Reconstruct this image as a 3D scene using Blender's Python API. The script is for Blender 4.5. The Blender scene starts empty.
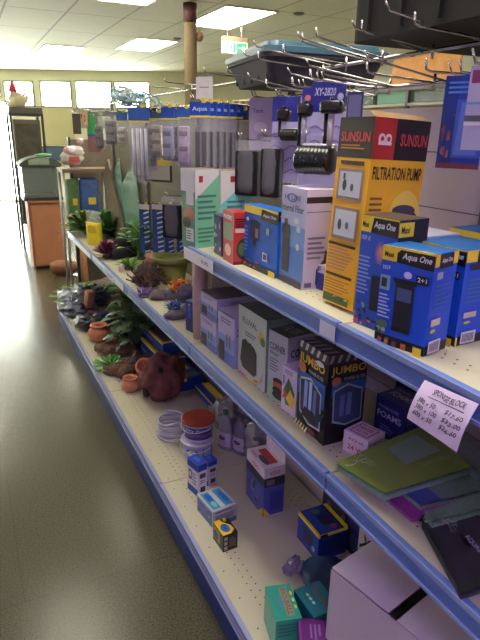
import bpy, bmesh, math, random
from mathutils import Vector, Matrix, noise
PI = math.pi
SC = bpy.context.scene
COL = SC.collection
random.seed(7)

# ------------------------------------------------------------------ camera, sky, exposure, lights
EYE = Vector((0, 0, 1.5))
FPX = 550.0
Yc = Vector((-282, 192, -FPX)).normalized()
Zc = -Vector((-28, -1617, -FPX))
Zc = (Zc - Yc * Zc.dot(Yc)).normalized()
Xc = Yc.cross(Zc)
R = Matrix((Xc, Yc, Zc))                      # camera axes -> world axes
cam_d = bpy.data.cameras.new('camera')
cam = bpy.data.objects.new('camera', cam_d)
COL.objects.link(cam)
cam.matrix_world = Matrix.Translation(EYE) @ R.to_4x4()
cam_d.sensor_fit = 'VERTICAL'
cam_d.sensor_height = 24
cam_d.lens = FPX / 640 * 24
cam_d.clip_start = 0.02
SC.camera = cam

world = bpy.data.worlds.new('daylight')
SC.world = world
world.use_nodes = True
bgn = world.node_tree.nodes['Background']
bgn.inputs[0].default_value = (0.95, 1.0, 0.93, 1)
bgn.inputs[1].default_value = 34.0

SC.view_settings.view_transform = 'Standard'
SC.view_settings.look = 'None'
SC.view_settings.gamma = 1
SC.view_settings.use_curve_mapping = False
SC.view_settings.exposure = 0.2

CEIL = 2.65
# ceiling light panels, seen ones first, then unseen ones added for light: (x0, y0, colour, strength)
WARM = (1.0, 0.95, 0.78)
VIOL_FILL = (0.55, 0.38, 1.0)  # unseen panels added to tint the near shelves violet
LIGHTS = [(2.42, 5.37, WARM, 20), (2.22, 7.71, WARM, 22), (1.20, 4.62, WARM, 20), (1.24, 9.0, WARM, 20),
          (-1.8, 5.37, WARM, 12), (-0.6, 7.7, WARM, 12), (0.40, 0.45, WARM, 17), (-1.8, 0.4, VIOL_FILL, 6),
          (-0.6, -1.9, VIOL_FILL, 16), (0.04, 3.05, WARM, 8), (0.9, -2.9, VIOL_FILL, 16), (-1.8, -2.9, VIOL_FILL, 8), (3.62, 0.6, WARM, 22), (2.42, 1.9, WARM, 20), (5.4, 1.2, WARM, 18), (-1.8, 7.7, WARM, 24)]  # warm panels over the right aisles are added to bounce light upward

# ------------------------------------------------------------------ helpers
def ray(px, py):
    return R @ Vector((px - 240, 320 - py, -FPX))
def at(px, py, x=None, y=None, z=None):
    r = ray(px, py)
    t = x / r.x if x is not None else (y / r.y if y is not None else (z - EYE.z) / r.z)
    return EYE + r * t
def hgt(px, py, base):
    """height above base of the point of the vertical over base seen at the given pixel"""
    r = ray(px, py)
    t = math.hypot(base.x, base.y) / math.hypot(r.x, r.y)
    return EYE.z + t * r.z - base.z

def lin(c):
    return tuple((v / 255 / 12.92 if v / 255 <= 0.04045 else ((v / 255 + 0.055) / 1.055) ** 2.4) for v in c)
_m = {}
def M(c, rough=0.5, metal=0.0, alpha=1.0, vary=0.06, scale=30, emit=0, bump=0.0, trans=0.0, coat=0.0):
    key = (tuple(c), rough, metal, alpha, vary, scale, emit, bump, trans, coat)
    if key in _m:
        return _m[key]
    m = bpy.data.materials.new('mat_%d' % len(_m))
    m.use_nodes = True
    nt = m.node_tree
    b = nt.nodes['Principled BSDF']
    l = lin(c)
    b.inputs['Base Color'].default_value = (*l, 1)
    b.inputs['Roughness'].default_value = rough
    b.inputs['Metallic'].default_value = metal
    b.inputs['Alpha'].default_value = alpha
    b.inputs['Transmission Weight'].default_value = trans
    b.inputs['Coat Weight'].default_value = coat
    if vary or bump:
        tc = nt.nodes.new('ShaderNodeTexCoord')
        nz = nt.nodes.new('ShaderNodeTexNoise')
        nz.inputs['Scale'].default_value = scale
        nz.inputs['Detail'].default_value = 4
        nt.links.new(tc.outputs['Object'], nz.inputs['Vector'])
        cr = nt.nodes.new('ShaderNodeValToRGB')
        cr.color_ramp.elements[0].position = 0.3
        cr.color_ramp.elements[1].position = 0.7
        cr.color_ramp.elements[0].color = (*[v * (1 - vary) for v in l], 1)
        cr.color_ramp.elements[1].color = (*[min(1, v * (1 + vary)) for v in l], 1)
        nt.links.new(nz.outputs['Fac'], cr.inputs['Fac'])
        nt.links.new(cr.outputs['Color'], b.inputs['Base Color'])
        if bump:
            bp = nt.nodes.new('ShaderNodeBump')
            bp.inputs['Strength'].default_value = bump
            bp.inputs['Distance'].default_value = 0.01
            nt.links.new(nz.outputs['Fac'], bp.inputs['Height'])
            nt.links.new(bp.outputs['Normal'], b.inputs['Normal'])
    if emit:
        b.inputs['Emission Color'].default_value = (*l, 1)
        b.inputs['Emission Strength'].default_value = emit
    _m[key] = m
    return m
CLEAR = lambda c=(220, 220, 235), a=0.22: M(c, 0.12, 0, a, 0)

class MB:
    def __init__(s):
        s.v = []; s.f = []; s.m = []; s.mats = []; s.sm = []
    def mi(s, m):
        if m not in s.mats: s.mats.append(m)
        return s.mats.index(m)
    def add(s, vs, fs, mat, smooth=False, T=None):
        o = len(s.v)
        for p in vs:
            p = Vector(p)
            s.v.append(T @ p if T is not None else p)
        k = s.mi(mat)
        for f in fs:
            s.f.append(tuple(i + o for i in f)); s.m.append(k); s.sm.append(smooth)
    def box(s, lo, hi, mat, T=None):
        x0, y0, z0 = lo; x1, y1, z1 = hi
        s.add([(x0,y0,z0),(x1,y0,z0),(x1,y1,z0),(x0,y1,z0),(x0,y0,z1),(x1,y0,z1),(x1,y1,z1),(x0,y1,z1)],
              [(0,3,2,1),(4,5,6,7),(0,1,5,4),(1,2,6,5),(2,3,7,6),(3,0,4,7)], mat, False, T)
    def rbox(s, lo, hi, mat, r=0.01, T=None, segs=2):
        bm = bmesh.new()
        bmesh.ops.create_cube(bm, size=1)
        c = [(a + b) / 2 for a, b in zip(lo, hi)]; e = [b - a for a, b in zip(lo, hi)]
        for v in bm.verts: v.co = Vector([c[i] + v.co[i] * e[i] for i in range(3)])
        bmesh.ops.bevel(bm, geom=list(bm.edges), offset=r, segments=segs, profile=0.5, affect='EDGES')
        bm.verts.ensure_lookup_table()
        s.add([v.co.copy() for v in bm.verts], [tuple(v.index for v in f.verts) for f in bm.faces], mat, True, T)
        bm.free()
    def tube(s, pts, r, mat, n=8, T=None, caps=True):
        pts = [Vector(p) for p in pts]
        rs = r if isinstance(r, (list, tuple)) else [r] * len(pts)
        vs = []; fs = []
        up = None
        for i, p in enumerate(pts):
            d = (pts[min(i+1, len(pts)-1)] - pts[max(i-1, 0)])
            d = d.normalized() if d.length > 1e-9 else Vector((0,0,1))
            if up is None:
                up = d.orthogonal().normalized()
            a = (up - d * up.dot(d))
            a = a.normalized() if a.length > 1e-6 else d.orthogonal().normalized()
            up = a; b = d.cross(a)
            for k in range(n):
                t = 2 * PI * k / n
                vs.append(p + (a * math.cos(t) + b * math.sin(t)) * rs[i])
        for i in range(len(pts) - 1):
            for k in range(n):
                fs.append((i*n+k, i*n+(k+1)%n, (i+1)*n+(k+1)%n, (i+1)*n+k))
        if caps:
            fs.append(tuple(range(n))[::-1]); fs.append(tuple((len(pts)-1)*n + k for k in range(n)))
        s.add(vs, fs, mat, True, T)
    def lathe(s, prof, mat, n=24, T=None, c=(0,0), smooth=True):
        vs = []; fs = []
        for (r, z) in prof:
            for k in range(n):
                t = 2*PI*k/n
                vs.append((c[0] + r*math.cos(t), c[1] + r*math.sin(t), z))
        for i in range(len(prof)-1):
            for k in range(n):
                fs.append((i*n+k, i*n+(k+1)%n, (i+1)*n+(k+1)%n, (i+1)*n+k))
        if prof[0][0] > 1e-5: fs.append(tuple(range(n))[::-1])
        if prof[-1][0] > 1e-5: fs.append(tuple((len(prof)-1)*n + k for k in range(n)))
        s.add(vs, fs, mat, smooth, T)
    def blob(s, c, size, mat, sub=3, amp=0.25, freq=2.0, seed=0, T=None, flat=0.0, ridge=False, smooth=True):
        bm = bmesh.new()
        bmesh.ops.create_icosphere(bm, subdivisions=sub, radius=1)
        off = Vector((seed*7.3, seed*3.1, seed*1.7))
        for v in bm.verts:
            d = v.co.normalized()
            q = noise.noise(d*freq + off) + 0.5*noise.noise(d*freq*2.3 + off)
            if ridge: q = 0.6 - 2*abs(q)
            p = d * (1 + amp*q)
            if flat and p.z < -flat: p.z = -flat
            v.co = Vector((c[0]+p.x*size[0], c[1]+p.y*size[1], c[2]+p.z*size[2]))
        s.add([v.co.copy() for v in bm.verts], [tuple(v.index for v in f.verts) for f in bm.faces], mat, smooth, T)
        bm.free()
    def build(s, name, parent=None, loc=(0,0,0), rz=0, rot=None, bevel=0):
        me = bpy.data.meshes.new(name)
        me.from_pydata([tuple(v) for v in s.v], [], s.f)
        for m in s.mats: me.materials.append(m)
        me.polygons.foreach_set('material_index', s.m)
        me.polygons.foreach_set('use_smooth', s.sm)
        me.update()
        o = bpy.data.objects.new(name, me)
        COL.objects.link(o)
        o.location = loc
        o.rotation_euler = rot if rot else (0, 0, rz)
        if parent: o.parent = parent
        if bevel:
            bv = o.modifiers.new('bevel', 'BEVEL'); bv.width = bevel; bv.segments = 2; bv.limit_method = 'ANGLE'
        return o

def tag(o, label=None, cat=None, group=None, kind=None):
    if label: o['label'] = label
    if cat: o['category'] = cat
    if group: o['group'] = group
    if kind: o['kind'] = kind
    return o
def empty(name, loc, rz, label, cat, group=None, rot=None):
    o = bpy.data.objects.new(name, None)
    COL.objects.link(o); o.location = loc; o.rotation_euler = rot if rot else (0, 0, rz)
    o.empty_display_size = 0.05
    return tag(o, label, cat, group)
def copy_tree(o, loc=None, rot=None, label=None, parent=None):
    c = o.copy(); COL.objects.link(c); c.parent = parent
    if loc is not None: c.location = loc
    if rot is not None: c.rotation_euler = rot
    if label: c['label'] = label
    for ch in list(o.children): copy_tree(ch, parent=c)
    return c

_txt = {}
def text_mesh(s, shear=0.0, bold=0.0):
    k = (s, shear, bold)
    if k not in _txt:
        cu = bpy.data.curves.new('lettering', 'FONT')
        cu.body = s; cu.resolution_u = 2; cu.shear = shear; cu.offset = bold
        o = bpy.data.objects.new('lettering', cu)
        COL.objects.link(o)
        dg = bpy.context.evaluated_depsgraph_get(); dg.update()
        me = o.evaluated_get(dg).to_mesh()
        vs = [(v.co.x, v.co.y) for v in me.vertices]
        fs = [tuple(p.vertices) for p in me.polygons]
        o.evaluated_get(dg).to_mesh_clear()
        bpy.data.objects.remove(o); bpy.data.curves.remove(cu)
        if vs:
            x0 = min(v[0] for v in vs); x1 = max(v[0] for v in vs); y0 = min(v[1] for v in vs); y1 = max(v[1] for v in vs)
            vs = [((x-x0)/(x1-x0), (y-y0)/(y1-y0)) for x, y in vs]
        _txt[k] = (vs, fs)
    return _txt[k]

# print on a face. face: function (u, v, off) -> Vector ; aspect = width/height of the face
def paint(mb, face, items, k0=1, step=0.0004):
    k = k0
    for it in items:
        kind = it[0]; off = k*step; k += 1
        if kind == 'r':
            _, u0, v0, u1, v1, c = it
            mb.add([face(u0,v0,off), face(u1,v0,off), face(u1,v1,off), face(u0,v1,off)], [(0,1,2,3)], PM(c))
        elif kind == 'p':
            _, pts, c = it
            mb.add([face(u,v,off) for u, v in pts], [tuple(range(len(pts)))], PM(c))
        elif kind == 'e':
            _, cu, cv, ru, rv, c = it
            mb.add([face(cu+ru*math.cos(t*PI/10), cv+rv*math.sin(t*PI/10), off) for t in range(20)], [tuple(range(20))], PM(c))
        elif kind == 't':                        # text in a rectangle u0,v0,u1,v1
            _, s, u0, v0, u1, v1, c = it[:7]
            sh = it[7] if len(it) > 7 else 0
            vs, fs = text_mesh(s, sh, 0.02)
            mb.add([face(u0+(u1-u0)*x, v0+(v1-v0)*y, off) for x, y in vs], fs, PM(c))
        elif kind == 'tr':                       # text with rotation: origin u,v, direction vector along text (du,dv), up vector (eu,ev)
            _, s, u, v, du, dv, eu, ev, c = it
            vs, fs = text_mesh(s, 0, 0.02)
            mb.add([face(u+du*x+eu*y, v+dv*x+ev*y, off) for x, y in vs], fs, PM(c))
        elif kind == 'lines':                    # rows of small print
            _, u0, v0, u1, v1, n, c = it
            rnd = random.Random(int(u0*1000)+n)
            for i in range(n):
                v = v1 - (v1-v0)*(i+0.5)/n; h = (v1-v0)/n*0.22
                w = (u1-u0)*rnd.uniform(0.65, 1.0)
                mb.add([face(u0,v-h,off), face(u0+w,v-h,off), face(u0+w,v+h,off), face(u0,v+h,off)], [(0,1,2,3)], PM(c))
        elif kind == 'bars':                     # barcode
            _, u0, v0, u1, v1 = it
            mb.add([face(u0,v0,off), face(u1,v0,off), face(u1,v1,off), face(u0,v1,off)], [(0,1,2,3)], PM((225,222,228)))
            n = 9
            for i in range(n):
                a = u0+(u1-u0)*(0.1+0.8*i/n); b = a+(u1-u0)*0.8/n*0.5
                mb.add([face(a,v0+(v1-v0)*.15,off+.0003), face(b,v0+(v1-v0)*.15,off+.0003), face(b,v0+(v1-v0)*.85,off+.0003), face(a,v0+(v1-v0)*.85,off+.0003)], [(0,1,2,3)], PM((30,30,35)))
        elif kind == 'scat':                     # scattered blotches of a printed picture
            _, u0, v0, u1, v1, n, cols, seed = it
            rnd = random.Random(seed)
            for i in range(n):
                cu = rnd.uniform(u0,u1); cv = rnd.uniform(v0,v1); ru = (u1-u0)*rnd.uniform(.06,.16); rv = (v1-v0)*rnd.uniform(.06,.16)
                ru = min(ru, cu-u0, u1-cu) or .001; rv = min(rv, cv-v0, v1-cv) or .001
                a0 = rnd.random()
                mb.add([face(cu+abs(ru)*math.cos(a0+t*PI/3.5)*rnd.uniform(.6,1), cv+abs(rv)*math.sin(a0+t*PI/3.5)*rnd.uniform(.6,1), off+.00005*i) for t in range(7)], [tuple(range(7))], PM(rnd.choice(cols)))
def PM(c):
    return c if not isinstance(c, tuple) else M(c, 0.35, vary=0.03)

def boxframe(w, d, h, lean=0):
    F = lambda u, v, o=0: Vector((-d/2-o, w/2-u*w, v*h))
    S = lambda u, v, o=0: Vector((-d/2+u*d, -w/2-o, v*h))
    T = lambda u, v, o=0: Vector((-d/2+v*d, w/2-u*w, h+o))
    return F, S, T
def place(N, L=None, w=None, d=.1, z=0, yaw=None, top=None, h=None, Nw=None):
    n = Vector(Nw) if Nw is not None else at(*N, z=z)
    if L is not None:
        l = at(*L, z=z); dv = l - n
        if w is None: w = dv.length
        if yaw is None: yaw = math.atan2(-dv.x, dv.y)
    yaw = yaw or 0
    if top is not None: h = hgt(*top, n)
    c = n + Matrix.Rotation(yaw, 3, 'Z') @ Vector((d/2, w/2, 0))
    return c, yaw, w, d, h
def pbox(name, label, cat, N=None, L=None, w=None, d=.1, z=0, yaw=None, top=None, h=None, base=(200,200,200),
         F=(), S=(), T=(), group=None, Nw=None, rough=0.35, info=None):
    c, yaw, w, d, h = place(N, L, w, d, z, yaw, top, h, Nw)
    mb = MB()
    mb.box((-d/2, -w/2, 0), (d/2, w/2, h), M(base, rough, vary=0.03))
    f, s, t = boxframe(w, d, h)
    paint(mb, f, F); paint(mb, s, S); paint(mb, t, T)
    o = mb.build(name, loc=c, rz=yaw)
    tag(o, label, cat, group)
    o['_w'] = w; o['_d'] = d; o['_h'] = h
    for k in ('_w','_d','_h'): DIM.setdefault(o.name, {})[k] = o[k]; del o[k]
    return o
DIM = {}
def struct(mb, name, parent=None, **k):
    o = mb.build(name, parent, **k)
    if not parent: o['kind'] = 'structure'
    return o

# ------------------------------------------------------------------ the room
XL, XR, YB = -3.6, 6.6, -4.2
WA = Vector((0.92, 13.148)); WB = Vector((3.108, 12.056))
WD = (WB - WA).normalized()
def wy(x): return WA.y + (x - WA.x) * WD.y / WD.x
YAW_W = math.atan2(WD.y, WD.x)

def floor_mat():
    m = bpy.data.materials.new('speckled_vinyl'); m.use_nodes = True
    nt = m.node_tree; b = nt.nodes['Principled BSDF']
    tc = nt.nodes.new('ShaderNodeTexCoord')
    n1 = nt.nodes.new('ShaderNodeTexNoise'); n1.inputs['Scale'].default_value = 170; n1.inputs['Detail'].default_value = 3
    n2 = nt.nodes.new('ShaderNodeTexNoise'); n2.inputs['Scale'].default_value = 1.5; n2.inputs['Detail'].default_value = 4
    r1 = nt.nodes.new('ShaderNodeValToRGB')
    e = r1.color_ramp.elements
    e[0].position = 0.32; e[0].color = (*lin((54, 52, 39)), 1)
    e[1].position = 0.75; e[1].color = (*lin((100, 95, 71)), 1)
    mx = nt.nodes.new('ShaderNodeMixRGB'); mx.blend_type = 'MULTIPLY'; mx.inputs[0].default_value = 0.5
    r2 = nt.nodes.new('ShaderNodeValToRGB'); r2.color_ramp.elements[0].color = (.6,.6,.58,1); r2.color_ramp.elements[1].color = (1,1,1,1)
    # faint welded seams between the vinyl sheets
    wv = nt.nodes.new('ShaderNodeTexBrick'); wv.inputs['Scale'].default_value = 1.0
    wv.inputs['Mortar Size'].default_value = 0.003; wv.inputs['Brick Width'].default_value = 20; wv.inputs['Row Height'].default_value = 1.6
    wv.inputs['Color1'].default_value = (1,1,1,1); wv.inputs['Color2'].default_value = (1,1,1,1); wv.inputs['Mortar'].default_value = (.65,.65,.65,1)
    m2 = nt.nodes.new('ShaderNodeMixRGB'); m2.blend_type = 'MULTIPLY'; m2.inputs[0].default_value = 0.6
    for n in (n1, n2, wv): nt.links.new(tc.outputs['Object'], n.inputs['Vector'])
    nt.links.new(n1.outputs['Fac'], r1.inputs[0]); nt.links.new(n2.outputs['Fac'], r2.inputs[0])
    nt.links.new(r1.outputs[0], mx.inputs[1]); nt.links.new(r2.outputs[0], mx.inputs[2])
    nt.links.new(mx.outputs[0], m2.inputs[1]); nt.links.new(wv.outputs[0], m2.inputs[2])
    nt.links.new(m2.outputs[0], b.inputs['Base Color'])
    b.inputs['Roughness'].default_value = 0.22
    bp = nt.nodes.new('ShaderNodeBump'); bp.inputs['Strength'].default_value = 0.15; bp.inputs['Distance'].default_value = 0.002
    nt.links.new(n1.outputs['Fac'], bp.inputs['Height']); nt.links.new(bp.outputs[0], b.inputs['Normal'])
    return m
def room_poly(z, t):
    return [(XL, YB, z), (XR, YB, z), (XR, wy(XR), z), (XL, wy(XL), z), (XL, YB, z+t), (XR, YB, z+t), (XR, wy(XR), z+t), (XL, wy(XL), z+t)]
PF = [(0,3,2,1),(4,5,6,7),(0,1,5,4),(1,2,6,5),(2,3,7,6),(3,0,4,7)]
mb = MB(); mb.add(room_poly(-0.1, 0.1), PF, floor_mat()); struct(mb, 'floor')

def ceil_mat():
    m = bpy.data.materials.new('ceiling_tiles'); m.use_nodes = True
    nt = m.node_tree; b = nt.nodes['Principled BSDF']
    tc = nt.nodes.new('ShaderNodeTexCoord')
    mp = nt.nodes.new('ShaderNodeMapping')
    mp.inputs['Location'].default_value = (0.04, -0.65, 0)      # rows every 1.18 m along y, lines every 0.6 m along x
    br = nt.nodes.new('ShaderNodeTexBrick'); br.offset = 0
    br.inputs['Scale'].default_value = 1.0; br.inputs['Mortar Size'].default_value = 0.012
    br.inputs['Brick Width'].default_value = 0.6; br.inputs['Row Height'].default_value = 1.18
    br.inputs['Color1'].default_value = (.84,.82,.64,1); br.inputs['Color2'].default_value = (.81,.79,.60,1); br.inputs['Mortar'].default_value = (.52,.50,.38,1)
    nt.links.new(tc.outputs['Object'], mp.inputs[0]); nt.links.new(mp.outputs[0], br.inputs['Vector'])
    nt.links.new(br.outputs[0], b.inputs['Base Color']); b.inputs['Roughness'].default_value = 0.8
    return m
mb = MB(); mb.add(room_poly(CEIL, 0.1), PF, ceil_mat()); struct(mb, 'ceiling')

wallm = M((214, 212, 186), 0.8, vary=0.02, scale=4)
wall2 = M((226, 222, 204), 0.8, vary=0.02, scale=4)
# far wall in its own frame: s along the wall, measured from WA; holes (s0, s1, z0, z1)
def ws(px, py): # s and z on the wall plane seen at a pixel
    r = ray(px, py); n = Vector((-WD.y, WD.x)); t = n.dot(WA) / (n.x*r.x + n.y*r.y)
    p = EYE + r*t; return (Vector((p.x, p.y)) - WA).dot(WD), p.z
S = lambda px: ws(px, 90)[0]
s_l = (XL - WA.x)/WD.x; s_r = (XR - WA.x)/WD.x
holes = [(-2.4, S(8.5), 0.0, 2.05), (-2.4, S(1), 2.12, 2.45), (S(4), S(34), 1.94, 2.44), (S(40), S(71.5), 1.94, 2.45), (S(75), S(112), 1.93, 2.46), (S(114), S(150), 1.93, 2.46)]
ss = sorted({s_l, s_r} | {h[0] for h in holes} | {h[1] for h in holes})
zs = sorted({0, CEIL} | {h[2] for h in holes} | {h[3] for h in holes})
mb = MB()
for i in range(len(ss)-1):
    for j in range(len(zs)-1):
        sm_, zm = (ss[i]+ss[i+1])/2, (zs[j]+zs[j+1])/2
        if any(h[0] < sm_ < h[1] and h[2] < zm < h[3] for h in holes): continue
        mb.box((ss[i], 0, zs[j]), (ss[i+1], 0.12, zs[j+1]), wallm)
struct(mb, 'wall_far', loc=(WA.x, WA.y, 0), rz=YAW_W)
glass = CLEAR((240, 250, 250), 0.05)
alum = M((150, 148, 128), 0.5, 0.2)
for i, h in enumerate(holes):
    mb = MB(); t = 0.03
    mb.box((h[0], -.02, h[2]), (h[0]+t, .1, h[3]), alum); mb.box((h[1]-t, -.02, h[2]), (h[1], .1, h[3]), alum)
    mb.box((h[0], -.02, h[3]-t), (h[1], .1, h[3]), alum); mb.box((h[0], -.02, h[2]), (h[1], .1, h[2]+t), alum)
    nm = 'door_1' if i == 0 else 'window_%d' % i
    fr = struct(mb, nm, loc=(WA.x, WA.y, 0), rz=YAW_W)
    g = MB(); g.box((h[0]+t, .03, h[2]+t), (h[1]-t, .038, h[3]-t), glass); g.build('pane', fr)
    if i == 0:
        a = MB(); x = h[1]-0.22
        a.tube([(x, -.02, .75), (x, -.09, .80), (x, -.1, .95), (x, -.09, 1.10), (x, -.02, 1.15)], .018, M((40,40,40), .4), 8); a.build('door_handle', fr)
mb = MB(); mb.box((XL-.12, YB, 0), (XL, wy(XL), CEIL), wall2); struct(mb, 'wall_left')
mb = MB(); mb.box((XR, YB, 0), (XR+.12, wy(XR), CEIL), wall2); struct(mb, 'wall_right')
mb = MB(); mb.box((XL, YB-.12, 0), (XR, YB, CEIL), wall2); struct(mb, 'wall_back')

# ceiling light panels, seen and added
lab = ['long bright fluorescent panel in the ceiling behind the green exit sign', 'bright fluorescent ceiling panel left of the exit sign, further away',
       'bright fluorescent ceiling panel at the top edge left of the sisal column', 'most distant fluorescent ceiling panel, near the windows']
for i, (x, y, c, e) in enumerate(LIGHTS):
    r = empty('ceiling_light', (x+.3, y+.58, CEIL), 0, lab[i] if i < 4 else 'unseen ceiling panel added for its light, outside the picture over the shop aisles', 'ceiling light', 'recessed fluorescent ceiling panels')
    a = MB(); W = .29; L_ = .575; al = M((225,225,220), .4)
    a.box((-W,-L_,-.012), (W,-L_+.02,0), al); a.box((-W,L_-.02,-.012), (W,L_,0), al)
    a.box((-W,-L_,-.012), (-W+.02,L_,0), al); a.box((W-.02,-L_,-.012), (W,L_,0), al); a.build('frame', r)
    b = MB(); b.box((-W+.02,-L_+.02,-.008), (W-.02,L_-.02,-.002), M(tuple(int(255*v**(1/2.2)) for v in c), .5, vary=0, emit=e)); b.build('diffuser', r)
for k, (px, py, lb) in enumerate([(177, 38, 'small round ceiling vent left of the sisal column'), (299, 13, 'small round ceiling sensor above the blue storage tub')]):
    p = at(px, py, z=CEIL); mb = MB(); mb.lathe([(0.055, -.001), (.055,-.01), (.03,-.018), (.001,-.018)], M((120,118,105), .6))
    tag(mb.build('ceiling_sensor', loc=p), lb, 'sensor')

# ------------------------------------------------------------------ gondola shelving
XB, XE = 1.10, 0.70            # back panel, front edge of the upper shelves
XC = 0.565                     # front edge of the base deck
zA, zB, zC = 1.11, 0.731, 0.15
BAYS = [(0.0, 0.915), (0.92, 1.83), (1.835, 2.74), (2.745, 3.65), (3.655, 4.56)]
cream = M((192, 186, 158), 0.45, vary=0.03, scale=3)
creamb = M((218, 206, 212), 0.5, vary=0.03, scale=3)
hole = M((40, 38, 34), 0.8, vary=0)
stripm = M((92, 116, 178), 0.28, vary=0.05, scale=6)
strip_l = M((138, 156, 200), 0.25, vary=0.03)
stripb = M((150, 152, 182), 0.35, vary=0.05, scale=6)
bluem = M((26, 46, 112), 0.5, vary=0.06, scale=8)
bayname = ['nearest', 'second', 'third', 'fourth', 'farthest']

def shelf(name, label, x0, x1, y0, y1, z, lip, holes_=True, th=.025):
    w = y1 - y0; d = x1 - x0
    r = empty(name, (x0 + d/2, y0 + w/2, z), 0, label, 'shelf', 'shelf decks of the shop shelving')
    a = MB(); a.box((-d/2, -w/2, -th), (d/2, w/2, 0), cream)
    if holes_:
        hx = [.055, .075] if name == 'shelf' else [.03, .075, .1, .42, .44, .46]
        n = int(w/.03)
        for j, xx in enumerate(hx):
            for i in range(n):
                if j == 0 and name != 'shelf' and i % 4: continue
                yy = -w/2 + .02 + i*(w-.04)/max(1, n-1); rr = .0028
                if j % 2: yy += .012
                if yy > w/2-.005: continue
                a.add([(-d/2+xx+rr*math.cos(t*PI/3), yy+rr*math.sin(t*PI/3), .0006) for t in range(6)], [tuple(range(6))], hole)
    a.build('shelf_deck', r)
    b = MB()
    bs = name == 'base_shelf'
    b.box((-d/2-.012, -w/2+.001, -lip), (-d/2, w/2-.001, 0.004), stripb if bs else stripm)
    b.box((-d/2-.016, -w/2+.001, -.007), (-d/2-.012, w/2-.001, 0.004), strip_l)
    b.box((-d/2-.016, -w/2+.001, -lip), (-d/2-.012, w/2-.001, -lip+.006), strip_l)
    b.build('price_rail', r)
    return r
for i, (y0, y1) in enumerate(BAYS):
    if i < 2: shelf('shelf', 'cream upper shelf with blue price rail, %s bay, holding filter boxes' % bayname[i], XE, XB-.02, y0, y1, zA, .046)
    shelf('shelf', 'cream middle shelf with blue price rail in the %s bay' % bayname[i], XE, XB-.02, y0, y1, zB, .046)
    r = shelf('base_shelf', 'cream perforated bottom deck with blue kick plate in the %s bay' % bayname[i], XC, XB-.02, y0, y1, zC, .05)
    k = MB(); w = (y1-y0)/2
    k.box((-.266, -w, -.149), (-.25, w, -.0505), bluem); k.build('kick_plate', r)
# back panel per bay and uprights
for i, (y0, y1) in enumerate(BAYS):
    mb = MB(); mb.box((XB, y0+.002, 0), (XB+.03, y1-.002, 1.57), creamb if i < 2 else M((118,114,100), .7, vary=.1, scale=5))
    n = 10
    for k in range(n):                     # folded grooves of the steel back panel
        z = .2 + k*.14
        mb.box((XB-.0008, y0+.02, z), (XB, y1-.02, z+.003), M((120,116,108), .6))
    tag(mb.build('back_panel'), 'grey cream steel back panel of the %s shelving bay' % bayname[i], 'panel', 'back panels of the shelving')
for y in [b[0] for b in BAYS[1:]] + [4.57]:
    mb = MB(); mb.box((XB-.018, y-.014, 0), (XB-.001, y+.012, 1.72), M((120,116,110), .5, .3))
    for k in range(24): mb.box((XB-.0195, y-.004, .3+k*.06), (XB-.018, y+.002, .3+k*.06+.02), hole)
    tag(mb.build('upright_post'), 'slotted steel upright between shelving bays', 'post', 'shelving uprights')
# clear price strips clipped on the rail ends, and printed tickets
def ticket(px0, px1, zt, zb, col, label, x=XE-.0175, txt=None):
    a = at(*px0, x=x); b = at(*px1, x=x)
    w = abs(a.y-b.y); h = zt-zb
    mb = MB(); mb.box((-.0008, -w/2, 0), (0, w/2, h), M(col, .4, vary=.02))
    f = lambda u, v, o=0: Vector((-.0008-o, w/2-u*w, v*h))
    if txt: paint(mb, f, [('t', txt, .62, .35, .85, .65, (90,90,100))])
    tag(mb.build('shelf_ticket', loc=(x, (a.y+b.y)/2, zb)), label, 'price ticket')
ticket((184,250), (213,266), zA-.002, zA-.043, (225,222,232), 'white price ticket strip at the far end of the upper shelf rail', txt='4.95')
ticket((320,325), (335,333), zA-.006, zA-.04, (205,208,225), 'small pale price ticket where the two upper rails meet')
ticket((115,276), (123,284), zB-.004, zB-.04, (235,238,240), 'white price ticket on the middle rail of the fourth bay')
ticket((73,236), (90,251), zB-.006, zB-.04, (225,232,238), 'white price ticket at the far end of the middle rail')

# support pillar under the end of the upper shelf
p = at(195, 300, z=zB)
mb = MB(); mb.box((XB-.30, 1.885, zB+.002), (XB-.02, 1.892, zA-.03), M((196,170,160), .6)); 
mb.tube([(.76, 1.90, zB+.001), (.76, 1.90, zA-.03)], .03, M((196,168,156), .6), 14)
tag(mb.build('shelf_bracket'), 'beige pink end bracket holding up the end of the upper shelf', 'bracket')

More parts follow.
